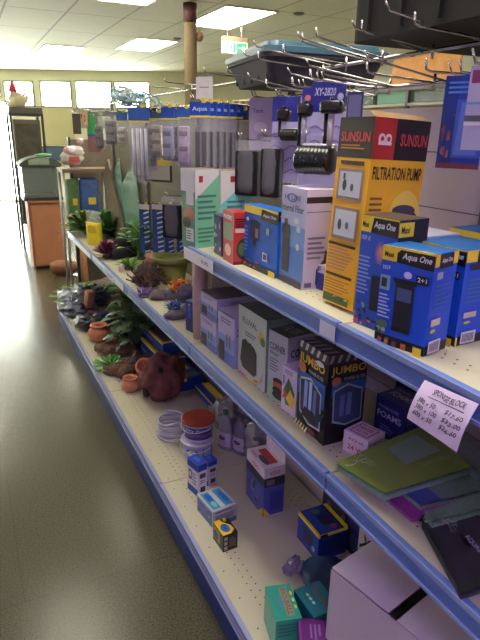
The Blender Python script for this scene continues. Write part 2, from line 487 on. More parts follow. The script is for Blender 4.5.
# ------------------------------------------------------------------ boxes on the upper shelf
AQB = (24, 80, 205); YEL = (240, 212, 60); BLK = (22, 20, 28); WHT = (226, 222, 230)
def fish_strip(seed): return ('scat', .02, .0, .78, .13, 16, [(60,80,50), (20,30,30), (170,90,120), (200,150,60), (90,60,140), (30,40,70)], seed)
def aqua_F(model='101F', big=True):
    it = [('r', 0, 0, 1, .10, (28,22,30)), ('r', 0, .86, 1, 1, YEL), ('p', [(.30,.86),(1,.84),(1,.985),(.36,.985),(.30,.95)], BLK),
          ('t', 'Aqua One', .40, .885, .95, .965, WHT, .25), ('t', 'Maxi', .06, .90, .24, .95, BLK),
          ('t', model, .05, .77, .20, .815, (200,205,235)),
          ('r', .34, .17, .70, .66, (30,32,46)), ('r', .38, .49, .66, .62, (70,84,130)), ('p', [(.32,.66),(.72,.66),(.76,.71),(.28,.71)], (24,24,34)),
          ('r', .36, .18, .68, .22, (16,16,24)), ('e', .56, .76, .08, .035, (200,200,240)),
          ('r', .72, .70, .95, .78, BLK), ('t', '2+1', .75, .72, .92, .765, WHT),
          ('r', .04, .57, .24, .72, (130,170,190)), ('r', .07, .60, .18, .69, (40,50,60)),
          ('lines', .05, .28, .30, .54, 7, (190,200,235)),
          ('e', .18, .22, .10, .045, (90,130,90)), ('e', .20, .16, .05, .025, (190,170,170)), ('e', .10, .15, .07, .03, (60,110,60)), ('scat', .0, .08, .36, .28, 14, [(50,90,60),(30,60,50),(150,160,150),(90,120,100)], 5),
          ('r', .12, .025, .20, .075, (180,70,90)), ('r', .26, .025, .34, .075, (190,120,50)), ('r', .42, .025, .5, .075, (120,60,70)), ('r', .60, .02, .70, .08, (200,90,50)), ('r', .84, 0, 1, .09, YEL)]
    return it
def aqua_S():
    return [('r', 0, 0, 1, .10, (24,24,32)), ('r', 0, .88, .2, 1, YEL), ('r', .75, .88, 1, 1, YEL), ('r', .18, .86, .78, .99, BLK), ('t', 'Aqua One', .25, .90, .72, .96, WHT, .25),
            ('lines', .1, .45, .85, .72, 6, (60,110,170)), ('r', .1, .76, .35, .83, (170,180,190)), ('r', .08, .30, .5, .37, (200,190,170)), ('e', .2, .25, .12, .02, (190,200,60)),
            ('bars', .08, .02, .62, .15)]
BT = (22, 92, 160)
# filtration pump box
G1 = pbox('filter_box', 'big blue boxed internal filter with yellow band and barcode, front of the upper shelf', 'boxed filter',
          N=(423,357), L=(374,340), d=.075, z=zA, top=(436,255), base=AQB, F=aqua_F(), S=aqua_S(), T=[('r',0,0,1,1,BT), ('r',0,0,1,.05,YEL)], group='blue boxed internal filters')
nA = at(452,347,z=zA)
pbox('filter_box', 'blue boxed internal filter at the right picture edge, barcode low on its side', 'boxed filter',
     Nw=(nA.x+.004, nA.y, zA), w=.12, d=.12, h=.19, yaw=.06, base=AQB, F=aqua_F(), S=[('r', 0, 0, 1, .10, (24,24,32)), ('r', 0, .88, .3, 1, YEL), ('r', .25, .86, .9, .99, BLK), ('r',0,0,.04,.1,YEL),
     ('lines', .1, .45, .85, .72, 6, (60,110,170)), ('r', .12, .80, .35, .86, (40,50,60)), ('r', .1, .30, .4, .36, (200,190,170)), ('e', .2, .25, .08, .015, (190,200,60)), ('bars', .1, .02, .45, .15)],
     T=[('r',0,0,1,1,BT)], group='blue boxed internal filters')
l3 = at(353,322,z=zA)
pbox('filter_box', 'blue boxed filter with pink glow picture, between yellow pump box and front blue box', 'boxed filter',
     Nw=(l3.x+.012, l3.y-.10, zA), w=.10, d=.085, h=.235, yaw=.12, base=(40,84,190),
     F=[('r', 0, .86, 1, 1, YEL), ('p', [(.28,.86),(1,.85),(1,.99),(.34,.99)], BLK), ('t', 'Aqua One', .36, .89, .92, .965, WHT, .25), ('t','Maxi',.05,.90,.22,.95,BLK), ('t','103F v2',.05,.79,.3,.83,(190,200,240)),
        ('e', .62, .70, .16, .10, (120,100,170)), ('e', .62, .70, .10, .07, (190,130,150)), ('e', .62, .71, .05, .04, (220,150,130)), ('lines', .04, .30, .42, .66, 10, (150,170,235)), ('r', .45, .18, .7, .5, (30,34,60)), fish_strip(3), ('scat', .0, .02, .45, .24, 12, [(50,90,60),(60,40,110),(150,160,150),(40,40,60)], 8),
        ('r', .06, .02, .18, .08, (180,60,90)), ('r', .3, .02, .42, .08, (90,60,150))],
     S=[('r',0,0,1,1,(26,26,34)), ('r', 0, .86, .5, .98, YEL), ('t', 'Maxi', .08, .89, .36, .95, BLK), ('r', .0, .3, .3, .8, (30,60,140))], T=[('r',0,0,1,1,(60,54,60))], group='blue boxed internal filters')
# yellow pump box
def sun_logo(u0, v0, u1, v1): return ('t', 'SUNSUN', u0, v0, u1, v1, (205,70,80))
yo = (242, 182, 42)
YB_ = pbox('pump_box', 'tall yellow and black filtration pump box on the upper shelf', 'boxed pump', N=(352,315), L=(322,302), d=.16, z=zA, top=(371,120), base=yo,
     F=[('r', 0, .80, 1, 1, (38,30,36)), sun_logo(.08,.88,.92,.93), ('lines', .1, .84, .9, .87, 2, (190,130,60)), ('r', .15, .765, .85, .785, (50,30,40)),
        ('r', .12, .58, .88, .745, (150,120,110)), ('r', .18, .60, .82, .73, (200,205,215)), ('e', .35, .66, .06, .03, (60,60,70)), ('e', .58, .65, .05, .02, (90,90,100)), ('r',.3,.69,.36,.72,(60,60,70)),
        ('r', .12, .37, .88, .545, (150,120,110)), ('r', .18, .39, .82, .53, (200,205,215)), ('e', .35, .45, .06, .03, (60,60,70)), ('e', .58, .45, .05, .02, (90,90,100)),
        ('r', .08, .335, .92, .35, (60,40,40)), ('lines', .1, .20, .9, .33, 7, (190,140,110)), ('r', .08, .165, .92, .18, (60,40,40)), ('lines', .1, .07, .9, .15, 5, (180,130,60)), ('r',.1,.015,.9,.06,(60,90,50)), ('scat',.1,.015,.9,.06,8,[(200,60,50),(40,40,60),(210,200,60)],2)],
     S=[('r', 0, .80, 1, 1, (38,30,36)), ('r', 0, .80, .38, 1, (170,36,40)), ('e',.14,.9,.06,.025,(225,200,205)), ('e',.25,.9,.06,.025,(225,200,205)), ('r',.08,.87,.31,.885,(225,200,205)), ('e',.14,.9,.03,.012,(170,36,40)), ('e',.25,.9,.03,.012,(170,36,40)),
        sun_logo(.46,.87,.95,.93), ('t', 'FILTRATION PUMP', .04, .70, .93, .765, (40,26,24)), ('e', .7, .5, .30, .15, (240,205,90)),
        ('lines', .04, .42, .32, .62, 7, (130,90,50)), ('p', [(.42,.28),(.94,.28),(.94,.52),(.84,.55),(.5,.55),(.42,.50)], (44,40,50)), ('e', .68, .545, .22, .03, (66,60,74)), ('r', .44, .40, .54, .50, (110,104,110)), ('lines', .05,.1,.8,.25,5,(150,100,40))],
     T=[('r',0,0,1,1,(120,80,40))])
dd = DIM[YB_.name]
YB_.rotation_euler.y = .045; YB_.location.z += .004
mb = MB(); mb.add([(-dd['_d']/2, -dd['_w']/2, 0), (dd['_d']/2, -dd['_w']/2, 0), (dd['_d']/2-.004, -dd['_w']/2+.03, .012), (-dd['_d']/2+.004, -dd['_w']/2+.03, .014)], [(0,1,2,3)], M((128,92,50),.5))
mb.build('top_flap', YB_, loc=(0,0,dd['_h']+.0005))
# internal filter white blue
pbox('filter_box', 'white and pale blue internal filter box left of the yellow pump box', 'boxed filter', N=(302,290), L=(279,278.5), d=.085, z=zA, top=(305.6,190), base=(196,190,222),
     F=[('r', 0, 0, 1, .80, (190,200,230)), ('r', 0, .08, 1, .62, (120,160,215)), ('r', 0, .08, 1, .40, (84,130,200)), ('e', .45, .9, .22, .045, (110,120,190)), ('e', .45, .9, .15, .028, (200,195,225)), ('t', 'Hi LIFE', .15, .88, .8, .925, (60,80,160)),
        ('t', 'Internal Filter', .05, .76, .95, .83, (60,64,120)), ('r', .12, .12, .42, .52, (54,52,66)), ('p', [(.08,.52),(.46,.52),(.42,.62),(.12,.62)], (40,38,50)), ('r', .2, .56, .34, .68, (50,48,60)), ('e', .78, .42, .07, .035, WHT),
        ('e', .7,.68,.1,.03,(220,225,240)), ('e', .8,.60,.08,.03,(220,225,240)), ('r', 0, 0, 1, .07, (60,56,80))],
     S=[('r', 0, .87, 1, .95, (44,40,52)), ('r', 0,.93,1,1,(210,205,235)), ('lines', .1, .3, .75, .55, 5, (110,110,150)), ('p', [(.45,.04),(.95,.04),(.95,.34),(.75,.4),(.7,.3),(.45,.2)], (60,56,72)), ('r', 0, .78, 1, .79, (120,110,160)), ('r',.05,.02,.3,.07,(90,90,120))],
     T=[('r',0,0,1,1,(215,210,238))])
pbox('small_box', 'little white and violet box wedged between filter box and yellow pump box', 'box', Nw=tuple(at(323,291,z=zA)), w=.03, d=.03, h=.065, yaw=.1, base=(190,180,215),
     F=[('r', 0, 0, 1, .7, (60,60,150)), ('t','F',.2,.75,.6,.95,(60,40,60))], S=[('r', 0, 0, 1, .5, (70,60,150)), ('t', 'Fr', .1, .6, .8, .9, (60,40,60))])
# blue yellow-banded box
pbox('filter_box', 'bright blue boxed hang-on filter with yellow band, right of the red boxes', 'boxed filter', N=(276,278.7), L=(243.6,264), d=.05, z=zA, top=(277,212), base=(20,96,190),
     F=[('r', 0, .88, 1, 1, YEL), ('p', [(.5,.82),(1,.80),(1,.95),(.55,.98)], BLK), ('t','Aqua One',.58,.86,.95,.92,WHT,.2), ('r', .22, .48, .50, .72, (30,34,60)), ('e', .36, .74, .16, .05, (24,26,40)), ('r', .30, .38, .40, .5, (30,34,50)), ('r', .38,.52,.47,.66,(120,120,140)),
        ('e', .14, .78, .04, .03, WHT), ('lines', .04, .25, .18, .68, 7, (120,170,230)), ('r', .62, .20, .76, .33, WHT), ('r',.64,.22,.74,.31,(70,80,120)), ('r', .72, .62, .8, .72, (180,190,120)), ('r', 0, 0, 1, .09, BLK), ('scat', 0, .02, .6, .16, 12, [(70,110,60),(180,90,60),(40,60,70)], 4), ('r', .82, 0, 1, .09, YEL)],
     S=[('r', 0, .86, 1, 1, BLK), ('t','Aqua One',.1,.9,.9,.96,WHT,.2), ('lines', .2, .3, .8, .7, 6, (90,150,210))], T=[('r',0,0,1,1,(30,100,190))])
# red box pair
pbox('food_box', 'red box with dark round picture on the upper shelf', 'box', N=(233,265), L=(223,259), d=.055, z=zA, top=(233,213), base=(190,58,56),
     F=[('r', .1,.45,.9,.78,(90,110,70)), ('e',.5,.25,.3,.12,(230,200,170)), ('t','PACIFIC',.1,.85,.9,.93,WHT)],
     S=[('e', .55, .30, .36, .20, (46,60,44)), ('e', .55, .30, .25, .13, (90,110,70)), ('r', .1,.62,.9,.70,(230,190,180)), ('lines', .1,.72,.9,.9,4,(60,20,30)), ('r',0,0,1,.06,(90,30,36))], T=[('r',0,0,1,1,(168,52,54))])
nR = at(223,258,z=zA)
pbox('food_box', 'second red box, pushed behind the red box with the round picture', 'box', Nw=(nR.x+.035, nR.y+.01, zA), w=.045, d=.055, h=.125, yaw=-.05, base=(196,64,60),
     F=[('lines',.1,.3,.9,.8,6,(240,210,200))], S=[('r',.2,.5,.8,.8,(120,40,50)), ('lines',.1,.85,.9,.95,2,WHT)], T=[('r',.1,.2,.9,.8,(220,120,110))])
pbox('test_kit_box', 'narrow black violet and white box next to the red boxes', 'box', N=(221,257), L=(214,252), d=.03, z=zA, top=(222,217), base=(70,56,110),
     F=[('scat', 0,.1,1,.9,14,[(30,26,50),(190,180,220),(110,80,160),(220,210,230)], 9), ('r',0,.9,1,1,(30,28,50))], S=[('r',.1,.1,.9,.9,(30,28,50))])
# two green boxes with white slanted top
GRN = (112, 178, 148); TEAL = (110, 180, 184)
def green_box(N, L, top, d, g, lb):
    return pbox('pump_box', lb, 'boxed pump', N=N, L=L, d=d, z=zA, top=top, base=(200,196,200), group='green and white pump boxes',
     F=[('r',0,.0,1,.72,(84,140,116)), ('r',.35,.55,.9,.72,(215,215,220)), ('e',.55,.43,.4,.09,(170,110,90)), ('e',.4,.32,.3,.07,(60,60,60)), ('r',.35,.08,.9,.25,(215,215,220)), ('lines',.4,.1,.85,.23,4,(80,80,90)), ('r', 0,.72,1,1,(215,214,222))],
     S=[('p', [(0,0),(1,0),(1,.93),(0,.62)], g), ('r', .16,.84,.32,.92,(150,40,44)), ('lines', .1,.35,.9,.70,5,(60,110,110)), ('lines', .1,.06,.8,.28,4,(60,120,100)), ('r',0,.0,.01,1,(160,170,170))],
     T=[('r',0,0,1,1,(150,130,120))])
green_box((195.5,248.7), (182.4,244.5), (194,169.6), .10, GRN, 'green box with white slanted top and red square, farthest on the upper shelf')
n2 = at(217,257,z=zA)
g2 = at(195.5,248.7,z=zA)
gg = pbox('pump_box', 'teal box with white slanted top and red square, right of the matching green box', 'boxed pump', Nw=(g2.x+.112, g2.y+.035, zA), w=.09, d=.125, h=.262, yaw=.0, base=(200,196,200), group='green and white pump boxes',
     F=[('r', 0,0,1,1,(205,200,196))], S=[('p', [(0,0),(1,0),(1,.93),(0,.55)], TEAL), ('r', .30,.85,.45,.93,(150,40,44)), ('lines', .2,.35,.9,.62,4,(60,110,120))], T=[('r',0,0,1,1,(170,140,120))])
for nm_, o_ in [('g', gg)]:
    d_ = DIM[o_.name]; mb = MB()
    mb.add([(-d_['_d']/2,-d_['_w']/2,0),(-d_['_d']/2,d_['_w']/2,0),(-d_['_d']/2-.03,d_['_w']/2,.012),(-d_['_d']/2-.03,-d_['_w']/2,.012)],[(0,1,2,3)],M((225,215,205),.5)); mb.build('open_flap', o_, loc=(0,0,d_['_h']+.0006))
# small things behind the blue boxes
pbox('small_box', 'small white box with blue oval logo behind the blue filter boxes', 'box', Nw=(.86, .86, zA), w=.10, d=.10, h=.19, yaw=.05, base=(190,198,215),
     S=[('r',0,0,1,.5,(60,90,160)), ('e',.6,.86,.25,.05,(70,110,180)), ('e',.6,.86,.2,.03,WHT)], F=[('r',0,0,1,.7,(70,110,180))], T=[('r',.1,.1,.9,.9,(205,210,225))])
pbox('filter_box', 'blue boxed filter with yellow rim at the back of the shelf by the panel', 'boxed filter', Nw=(.98, .80, zA), w=.12, d=.10, h=.195, yaw=.0, base=AQB,
     S=[('r', 0, .88, 1, 1, YEL), ('r', .2,.86,.8,.98,BLK), ('r',.1,.3,.8,.7,(24,40,90))], F=[('r', 0, .88, 1, 1, YEL)], T=[('r',0,0,1,1,BT)])

# ------------------------------------------------------------------ boxes on the middle shelf
LIL = (190, 180, 214)
def lil_F(sd): return [('r', 0,0,1,.55,(130,150,205)), ('r',0,0,1,.25,(90,110,180)), ('r',.08,.03,.42,.42,(46,44,52)), ('lines',.2,.78,.85,.9,2,(110,100,150)), ('r',.55,.35,.62,.6,(90,90,120)), ('r',.72,.35,.79,.6,(90,90,120)), ('r',0,.97,1,1,(80,70,90))]
pbox('pump_box', 'slim dark blue box standing alone beside the end bracket, middle shelf', 'boxed pump', N=(194,333.5), L=(186,329.5), d=.05, z=zB, top=(195.5,303.5), base=(36,50,140),
     F=[('r',.25,.12,.75,.35,(60,60,70)), ('lines',.3,.45,.7,.85,6,(110,130,200)), ('t','F',.4,.85,.6,.93,WHT)], S=[('r',0,.9,1,1,(50,60,130))], T=[('r',0,0,1,1,(60,66,120))])
lw = pbox('pump_box', 'lower lilac and blue pump box, second box stacked on it', 'boxed pump', N=(216,355), L=(200.7,342), d=.10, z=zB, top=(216.7,323), base=LIL, F=lil_F(1), S=[('lines',.1,.6,.6,.8,2,(120,110,160))], T=[('r',0,0,1,1,(150,145,175))])
dl = DIM[lw.name]
up = pbox('pump_box', 'upper lilac and blue pump box with dark lid, top of its stack', 'boxed pump', Nw=tuple(at(216.5,355,z=zB)+Vector((0,0,dl['_h']+.001))), w=dl['_w'], d=.16, h=.085, yaw=lw.rotation_euler.z, base=LIL,
     F=lil_F(2), S=[('lines',.35,.7,.75,.85,2,(120,110,160)), ('r',.75,.0,1,.3,(60,56,70)), ('r',0,0,1,.2,(150,150,200))], T=[('r',0,0,1,1,(62,60,72)), ('r',0,0,.06,1,(90,88,110))])
pbox('pump_box', 'lilac and blue pump box between the stacked pair and the green filter box', 'boxed pump', N=(234,369.5), L=(218,357), d=.09, z=zB, top=(232.5,318), base=LIL, F=lil_F(3), S=[('lines',.1,.6,.6,.8,2,(120,110,160)), ('r',.2,.2,.9,.4,(150,150,200))], T=[('r',0,0,1,1,(200,195,220))])
pbox('filter_box', 'large pale green aquarium filter box with black filter picture, middle shelf', 'boxed filter', N=(264.5,393), L=(238,370), d=.16, z=zB, top=(266.7,321), base=(150,168,160),
     F=[('r',0,0,1,1,(186,198,190)), ('t','FLUVAL',.16,.78,.7,.86,(60,80,78)), ('e',.84,.72,.1,.09,(200,180,60)), ('e',.9,.68,.08,.06,(90,130,80)),
        ('p',[(.10,.22),(.16,.50),(.24,.55),(.60,.52),(.70,.46),(.72,.16),(.62,.10),(.2,.12)],(28,26,28)), ('r',.28,.5,.34,.56,(20,20,20)), ('r',.46,.5,.52,.55,(20,20,20)),
        ('p',[(.10,.05),(.5,.02),(.86,.13),(.96,.3),(.9,.12),(.6,.0),(.1,.0)],(190,90,150)), ('p',[(.3,.02),(.75,.06),(.92,.22),(.84,.08),(.6,.0)],(220,190,70)), ('lines',.3,.62,.7,.7,2,(90,110,100))],
     S=[('r',0,0,1,1,(128,150,140))], T=[('r',0,0,1,1,(84,100,94)), ('t','FLUVAL',.2,.35,.8,.65,(60,74,70))])
pbox('filter_box', 'white and green corner filter box between pale green box and black box', 'boxed filter', N=(285,407), L=(267,395), d=.115, z=zB, top=(287,338.5), base=(182,184,196),
     F=[('r',0,0,1,.25,(150,190,160)), ('t','CORNER',.08,.74,.9,.84,(40,44,60)), ('t','filter',.1,.67,.6,.72,(70,130,80)), ('lines',.1,.42,.6,.63,5,(110,120,130)), ('e',.62,.30,.3,.06,(50,40,44)), ('e',.62,.24,.3,.06,(180,90,70)), ('e',.62,.17,.3,.06,(50,40,44)), ('e',.62,.10,.3,.05,(70,60,60))],
     S=[('t','CORNER',.1,.70,.9,.82,(50,50,70)), ('r',0,0,1,.5,(150,150,176))], T=[('r',0,0,1,1,(66,82,72)), ('t','FILTER',.15,.3,.85,.65,(150,160,170))])
pbox('filter_box', 'small white box with a tropical yellow and green picture beside the black box', 'boxed filter', N=(295,418), L=(281,408), d=.06, z=zB, top=(298,373), base=(214,196,224),
     F=[('p',[(.1,.45),(.45,.78),(.9,.5),(.85,.2),(.3,.15)],(60,110,70)), ('p',[(.3,.3),(.6,.55),(.95,.35),(.8,.12)],(230,190,60)), ('p',[(.05,.25),(.2,.5),(.4,.4)],(200,60,60)), ('lines',.2,.85,.8,.95,2,(120,110,150)), ('r',.1,.6,.2,.8,(90,120,200))], S=[('r',.2,.2,.9,.8,(190,180,210))])
JF = [('p',[(0,.90),(1,.90),(1,1),(0,1)],(60,56,66))] + [('p',[(.0+i*.2,.92),(.08+i*.2,.92),(.14+i*.2,1),(.06+i*.2,1)],(200,196,205)) for i in range(5)] + [
      ('t','JUMBO',.04,.75,.92,.88,(225,180,70)), ('e',.75,.87,.13,.03,(220,215,225)), ('t','POWER FILTER',.4,.70,.9,.74,(170,170,190)), ('r',.02,.40,.98,.68,(40,96,170)), ('e',.18,.72,.14,.06,(190,120,80)), ('scat',.0,.22,1,.66,20,[(30,70,140),(60,120,60),(40,110,180),(20,50,60)],6),
      ('p',[(.12,.60),(.5,.66),(.88,.56),(.90,.14),(.5,.11),(.16,.2)],(190,200,200)), ('p',[(.15,.58),(.5,.635),(.85,.545),(.87,.165),(.5,.135),(.19,.22)],(42,52,92)), ('r',.3,.22,.42,.60,(150,170,225)), ('r',.48,.22,.58,.62,(180,200,240)), ('r',.64,.28,.74,.56,(110,130,180)), ('p',[(.25,.18),(.8,.16),(.7,.3),(.35,.3)],(20,22,36)),
      ('e',.62,.07,.16,.035,(120,60,60)), ('r',0,0,1,.0,(0,0,0))] + [('p',[(.0+i*.1,.0),(.05+i*.1,.0),(.14+i*.1,.09),(.09+i*.1,.09)],(215,210,190) if i % 2 == 0 else (225,200,60)) for i in range(5)]
JS = [('r', 0,.0,1,.9,(30,30,36))] + JF
JS = [('p',[(0,.90),(1,.90),(1,1),(0,1)],(50,46,56))] + [('p',[(.0+i*.2,.92),(.08+i*.2,.92),(.14+i*.2,1),(.06+i*.2,1)],(150,146,160)) for i in range(5)] + [
      ('t','JUMBO',.06,.77,.96,.88,(200,165,60)), ('t','POWER FILTER',.4,.71,.95,.75,(150,150,180)), ('r',.1,.55,.98,.70,(40,90,160)), ('e',.2,.72,.12,.05,(170,100,70)), ('p',[(.14,.62),(.5,.68),(.9,.60),(.92,.24),(.5,.2),(.16,.26)],(150,170,180)), ('p',[(.17,.605),(.5,.66),(.87,.585),(.89,.255),(.5,.22),(.19,.28)],(50,66,100)), ('r',.32,.32,.44,.56,(80,100,150)), ('r',.5,.32,.62,.58,(90,110,160)),
      ('scat',.02,.28,.14,.6,5,[(30,70,60),(60,120,60)],6)] + [('p',[(.45+i*.1,.02),(.50+i*.1,.02),(.55+i*.1,.08),(.50+i*.1,.08)],(200,180,120)) for i in range(5)]
pbox('filter_box', 'black power filter box with yellow lettering and striped rim on the middle shelf', 'boxed filter', N=(323,446), L=(296,422), d=.12, z=zB, top=(331,357), base=(24,22,28), F=JF, S=JS, T=[('r',0,0,1,1,(40,38,46))] + [('p',[(.02+i*.2,.0),(.10+i*.2,.0),(.14+i*.2,.3),(.06+i*.2,.3)],(150,146,160)) for i in range(5)])
# small white box with red print, and dark blue boxes
c3 = at(366,462,z=zB)
pbox('small_box', 'small white box with red stamp in front of the blue foam boxes', 'box', Nw=(c3.x,c3.y,zB), w=.075, d=.07, h=.058, yaw=.25, base=(214,198,218),
     F=[('t','AQUA',.2,.62,.85,.8,(200,60,80)), ('t','24 W',.2,.2,.85,.45,(200,60,80))], S=[('t','FAN',.1,.6,.8,.8,(200,60,80)), ('lines',.1,.1,.8,.5,3,(120,110,150))],
     T=[('r',.12,.12,.88,.88,(190,60,80)), ('r',.17,.17,.83,.83,(220,200,215)), ('t','HEATER',.22,.52,.78,.72,(190,50,70)), ('t','AC 240',.25,.28,.75,.42,(190,50,70))])
def foam_box(N, w, d, h, yaw, lb, z=zB):
    return pbox('foam_box', lb, 'boxed foam', Nw=N, w=w, d=d, h=h, yaw=yaw, base=(34,36,104), group='dark blue boxes of filter foams',
      F=[('t','POWER FILTER',.1,.72,.8,.8,(140,140,190)), ('t','FOAMS',.08,.5,.9,.66,(190,186,220)), ('lines',.2,.15,.7,.35,3,(120,120,180))], S=[('lines',.1,.5,.8,.8,3,(70,70,140))], T=[('t','FOAMS',.15,.3,.85,.62,(160,156,200)), ('t','POWER',.15,.7,.6,.85,(140,136,180))])
fb = at(404,450,z=zB)
foam_box((fb.x,fb.y+.01,zB), .10, .085, .115, .12, 'dark blue foam box right behind the small white box')
foam_box((fb.x+.10,fb.y+.03,zB), .12, .09, .135, .1, 'taller dark blue foam box, partly hidden by the price note')
foam_box((fb.x+.195,fb.y+.00,zB), .12, .06, .12, .0, 'dark blue foam box farthest back behind the price note')

# bags of filter sponge lying on the middle shelf, each a clear sleeve round a slab with a printed card
def slab(name, label, corners, z, th, col, card, win=None, texts=(), tree=None, tilt=0, sponge=None):
    """corners: far-left, near-left, near-right(deep), far-right pixels on height z"""
    P = [at(*c, z=z+th) for c in corners]; z += .0012
    for i, j in ((2,1),(3,0)):
        if P[i].x > 1.07: P[i] = P[j] + (P[i]-P[j])*((1.07-P[j].x)/(P[i].x-P[j].x))
    C = sum(P, Vector())/4; C.z = z
    r = empty(name, C, 0, label, 'sponge block')
    loc = [Vector((p.x-C.x, p.y-C.y, 0)) for p in P]
    def grid(off, zt, m, n=10, wav=.003, sd=0, thick=True, inset=0.0):
        q = MB()
        top = []; 
        for i in range(n+1):
            for j in range(n+1):
                a = inset+(1-2*inset)*i/n; b = inset+(1-2*inset)*j/n
                p = (loc[0]*(1-a)+loc[1]*a)*(1-b) + (loc[3]*(1-a)+loc[2]*a)*b
                top.append(Vector((p.x, p.y, zt + wav*noise.noise(Vector((a*5+sd, b*5, 0))))))
        fs = [(i*(n+1)+j, i*(n+1)+j+1, (i+1)*(n+1)+j+1, (i+1)*(n+1)+j) for i in range(n) for j in range(n)]
        if thick:
            bot = [Vector((v.x, v.y, off)) for v in top]; N_ = len(top)
            ring = [j for j in range(n+1)] + [(i)*(n+1)+n for i in range(1,n+1)] + [n*(n+1)+j for j in range(n-1,-1,-1)] + [i*(n+1) for i in range(n-1,0,-1)]
            fs2 = fs + [tuple(x+N_ for x in f[::-1]) for f in fs] + [(ring[k], ring[(k+1)%len(ring)], ring[(k+1)%len(ring)]+N_, ring[k]+N_) for k in range(len(ring))]
            q.add(top+bot, fs2, m, True)
        else: q.add(top, fs, m, True)
        return q
    s1 = grid(0.001, th*.86, M(sponge or (110,150,120), .9, vary=.25, scale=250, bump=.4), sd=1, inset=.012); s1.build('sponge_slab', r)
    cd = MB()
    fc = lambda u, v, o=0: ((loc[0]*(1-v)+loc[1]*v)*(1-u) + (loc[3]*(1-v)+loc[2]*v)*u) + Vector((0,0,th*.86+.0035+o))
    n = 10
    u1 = card[1] if isinstance(card[0], tuple) else 1
    col2 = card[0] if isinstance(card[0], tuple) else card
    vs = [fc(u1*i/n, j/n, 0) for i in range(n+1) for j in range(n+1)]
    cd.add(vs, [(i*(n+1)+j, i*(n+1)+j+1, (i+1)*(n+1)+j+1, (i+1)*(n+1)+j) for i in range(n) for j in range(n)], M(col2, .3, vary=.12, scale=14), True)
    paint(cd, fc, texts)
    cd.build('printed_card', r)
    sl = grid(-.0005, th+.003, CLEAR((225,230,235), .05), sd=3, wav=.006); sl.build('plastic_sleeve', r)
    return r
def coral_lines(u, v, su, sv, c, seed=1, n=26):
    rnd = random.Random(seed); it = []
    def br(x, y, a, l, w, k):
        if k == 0 or l < .01: return
        x2 = x+math.cos(a)*l*su; y2 = y+math.sin(a)*l*sv
        nx, ny = -math.sin(a)*w*su, math.cos(a)*w*sv
        it.append(('p', [(x-nx,y-ny),(x+nx,y+ny),(x2+nx*.6,y2+ny*.6),(x2-nx*.6,y2-ny*.6)], c))
        for s in (-1,1): br(x2, y2, a+s*rnd.uniform(.25,.6), l*rnd.uniform(.7,.9), w*.7, k-1)
    br(u, v, 0.4, .3, .030, 6)
    return it
SPG = (116, 150, 124)
slab('sponge_pack', 'dark black wrapped sponge block at the lower right shelf edge', [(421,520),(461,594),(560,560),(500,490)], zB, .02, BLK, (12,10,18), texts=[
     ('tr','AQUASONIC',.30,.42,.06,.42,.06,-.02,(190,185,205)), ('tr','SPONGE',.55,.05,.04,.3,.05,-.02,(150,145,170))] + coral_lines(.02,.05,.28,.55,(170,165,150),3), sponge=(26,28,30))
slab('sponge_pack', 'blue and green wrapped sponge block beneath the green pack', [(402,492),(420,506),(560,470),(520,440)], zB+.012, .014, BLK, ((60,70,150), .2), texts=[], sponge=SPG)
slab('sponge_pack', 'magenta wrapped sponge block sticking out under the green pack', [(352,468),(412,520),(500,488),(450,448)], zB, .012, BLK, (150,30,140), texts=[
     ('tr','AQUASONIC',.30,.40,.05,.40,.06,-.02,(220,180,220)), ('r',.45,.0,1,.7,(60,30,90))] , sponge=(150,60,140))
slab('sponge_pack', 'green wrapped sponge block with window, top of the pile of packs', [(336,463),(384,494),(486,463),(432,422)], zB+.026, .022, BLK, (122,146,48), texts=[
     ('p',[(.42,.16),(.40,.60),(.78,.56),(.74,.10)],(136,166,140)), ('lines',.5,.66,.85,.74,2,(160,170,120)), ('e',.90,.70,.035,.05,(190,180,200))] + coral_lines(.02,.15,.16,.5,(200,205,170),5), sponge=SPG)
slab('sponge_pack', 'narrow pale green sponge edge lying between magenta and black packs', [(424,512),(432,522),(540,492),(540,470)], zB+.021, .018, BLK, ((110,140,118), .02), texts=[], sponge=(100,136,108))
slab('sponge_pack', 'pale green bare edged sponge block at the right picture edge', [(440,436),(478,470),(560,440),(500,410)], zB+.03, .03, BLK, ((110,120,120), .02), texts=[], sponge=(116,128,122))

# hand written price note taped to the upper rail
pn = [at(425,380,x=XE-.02), at(479,404,x=XE-.02), at(457,452,x=XE-.035), at(407,418,x=XE-.035)]
C = pn[0].copy()
f = lambda u, v, o=0: ((pn[3]*(1-u)+pn[2]*u)*(1-v) + (pn[0]*(1-u)+pn[1]*u)*v) - C + Vector((-.0006-o, 0, 0)) + Vector((-.006*math.sin(v*PI),0,0))
r = empty('price_note', C, 0, 'white handwritten note of sponge block prices taped to the upper shelf rail', 'note')
mb = MB(); n = 8
g = [f(i/n, j/n) for i in range(n+1) for j in range(n+1)]
ff = [(i*(n+1)+j, i*(n+1)+j+1, (i+1)*(n+1)+j+1, (i+1)*(n+1)+j) for i in range(n) for j in range(n)]
mb.add(g, ff, M((232,214,240), .6, vary=.01), True); mb.add([p+Vector((.0006,0,0)) for p in g], ff, M((232,214,240), .6, vary=.01), True)
mb.build('paper', r)
mb = MB(); ink = (30,26,44)
rows = [('SPONGE BLOCK', .26, .80, .86, .92), ('380 × 50', .08, .53, .42, .64), ('$17-60', .60, .55, .92, .66), ('380 × 100', .08, .37, .50, .48), ('$33-00', .60, .38, .94, .49), ('600 × 50', .08, .20, .46, .32), ('$26-60', .60, .21, .92, .33)]
for s_, a, b, c_, d_ in rows:
    vs, fs = text_mesh(s_, .2, .01)
    mb.add([f(a+(c_-a)*x, b+(d_-b)*y + .02*math.sin(x*9), .0012) for x, y in vs], fs, M(ink,.5,vary=0))
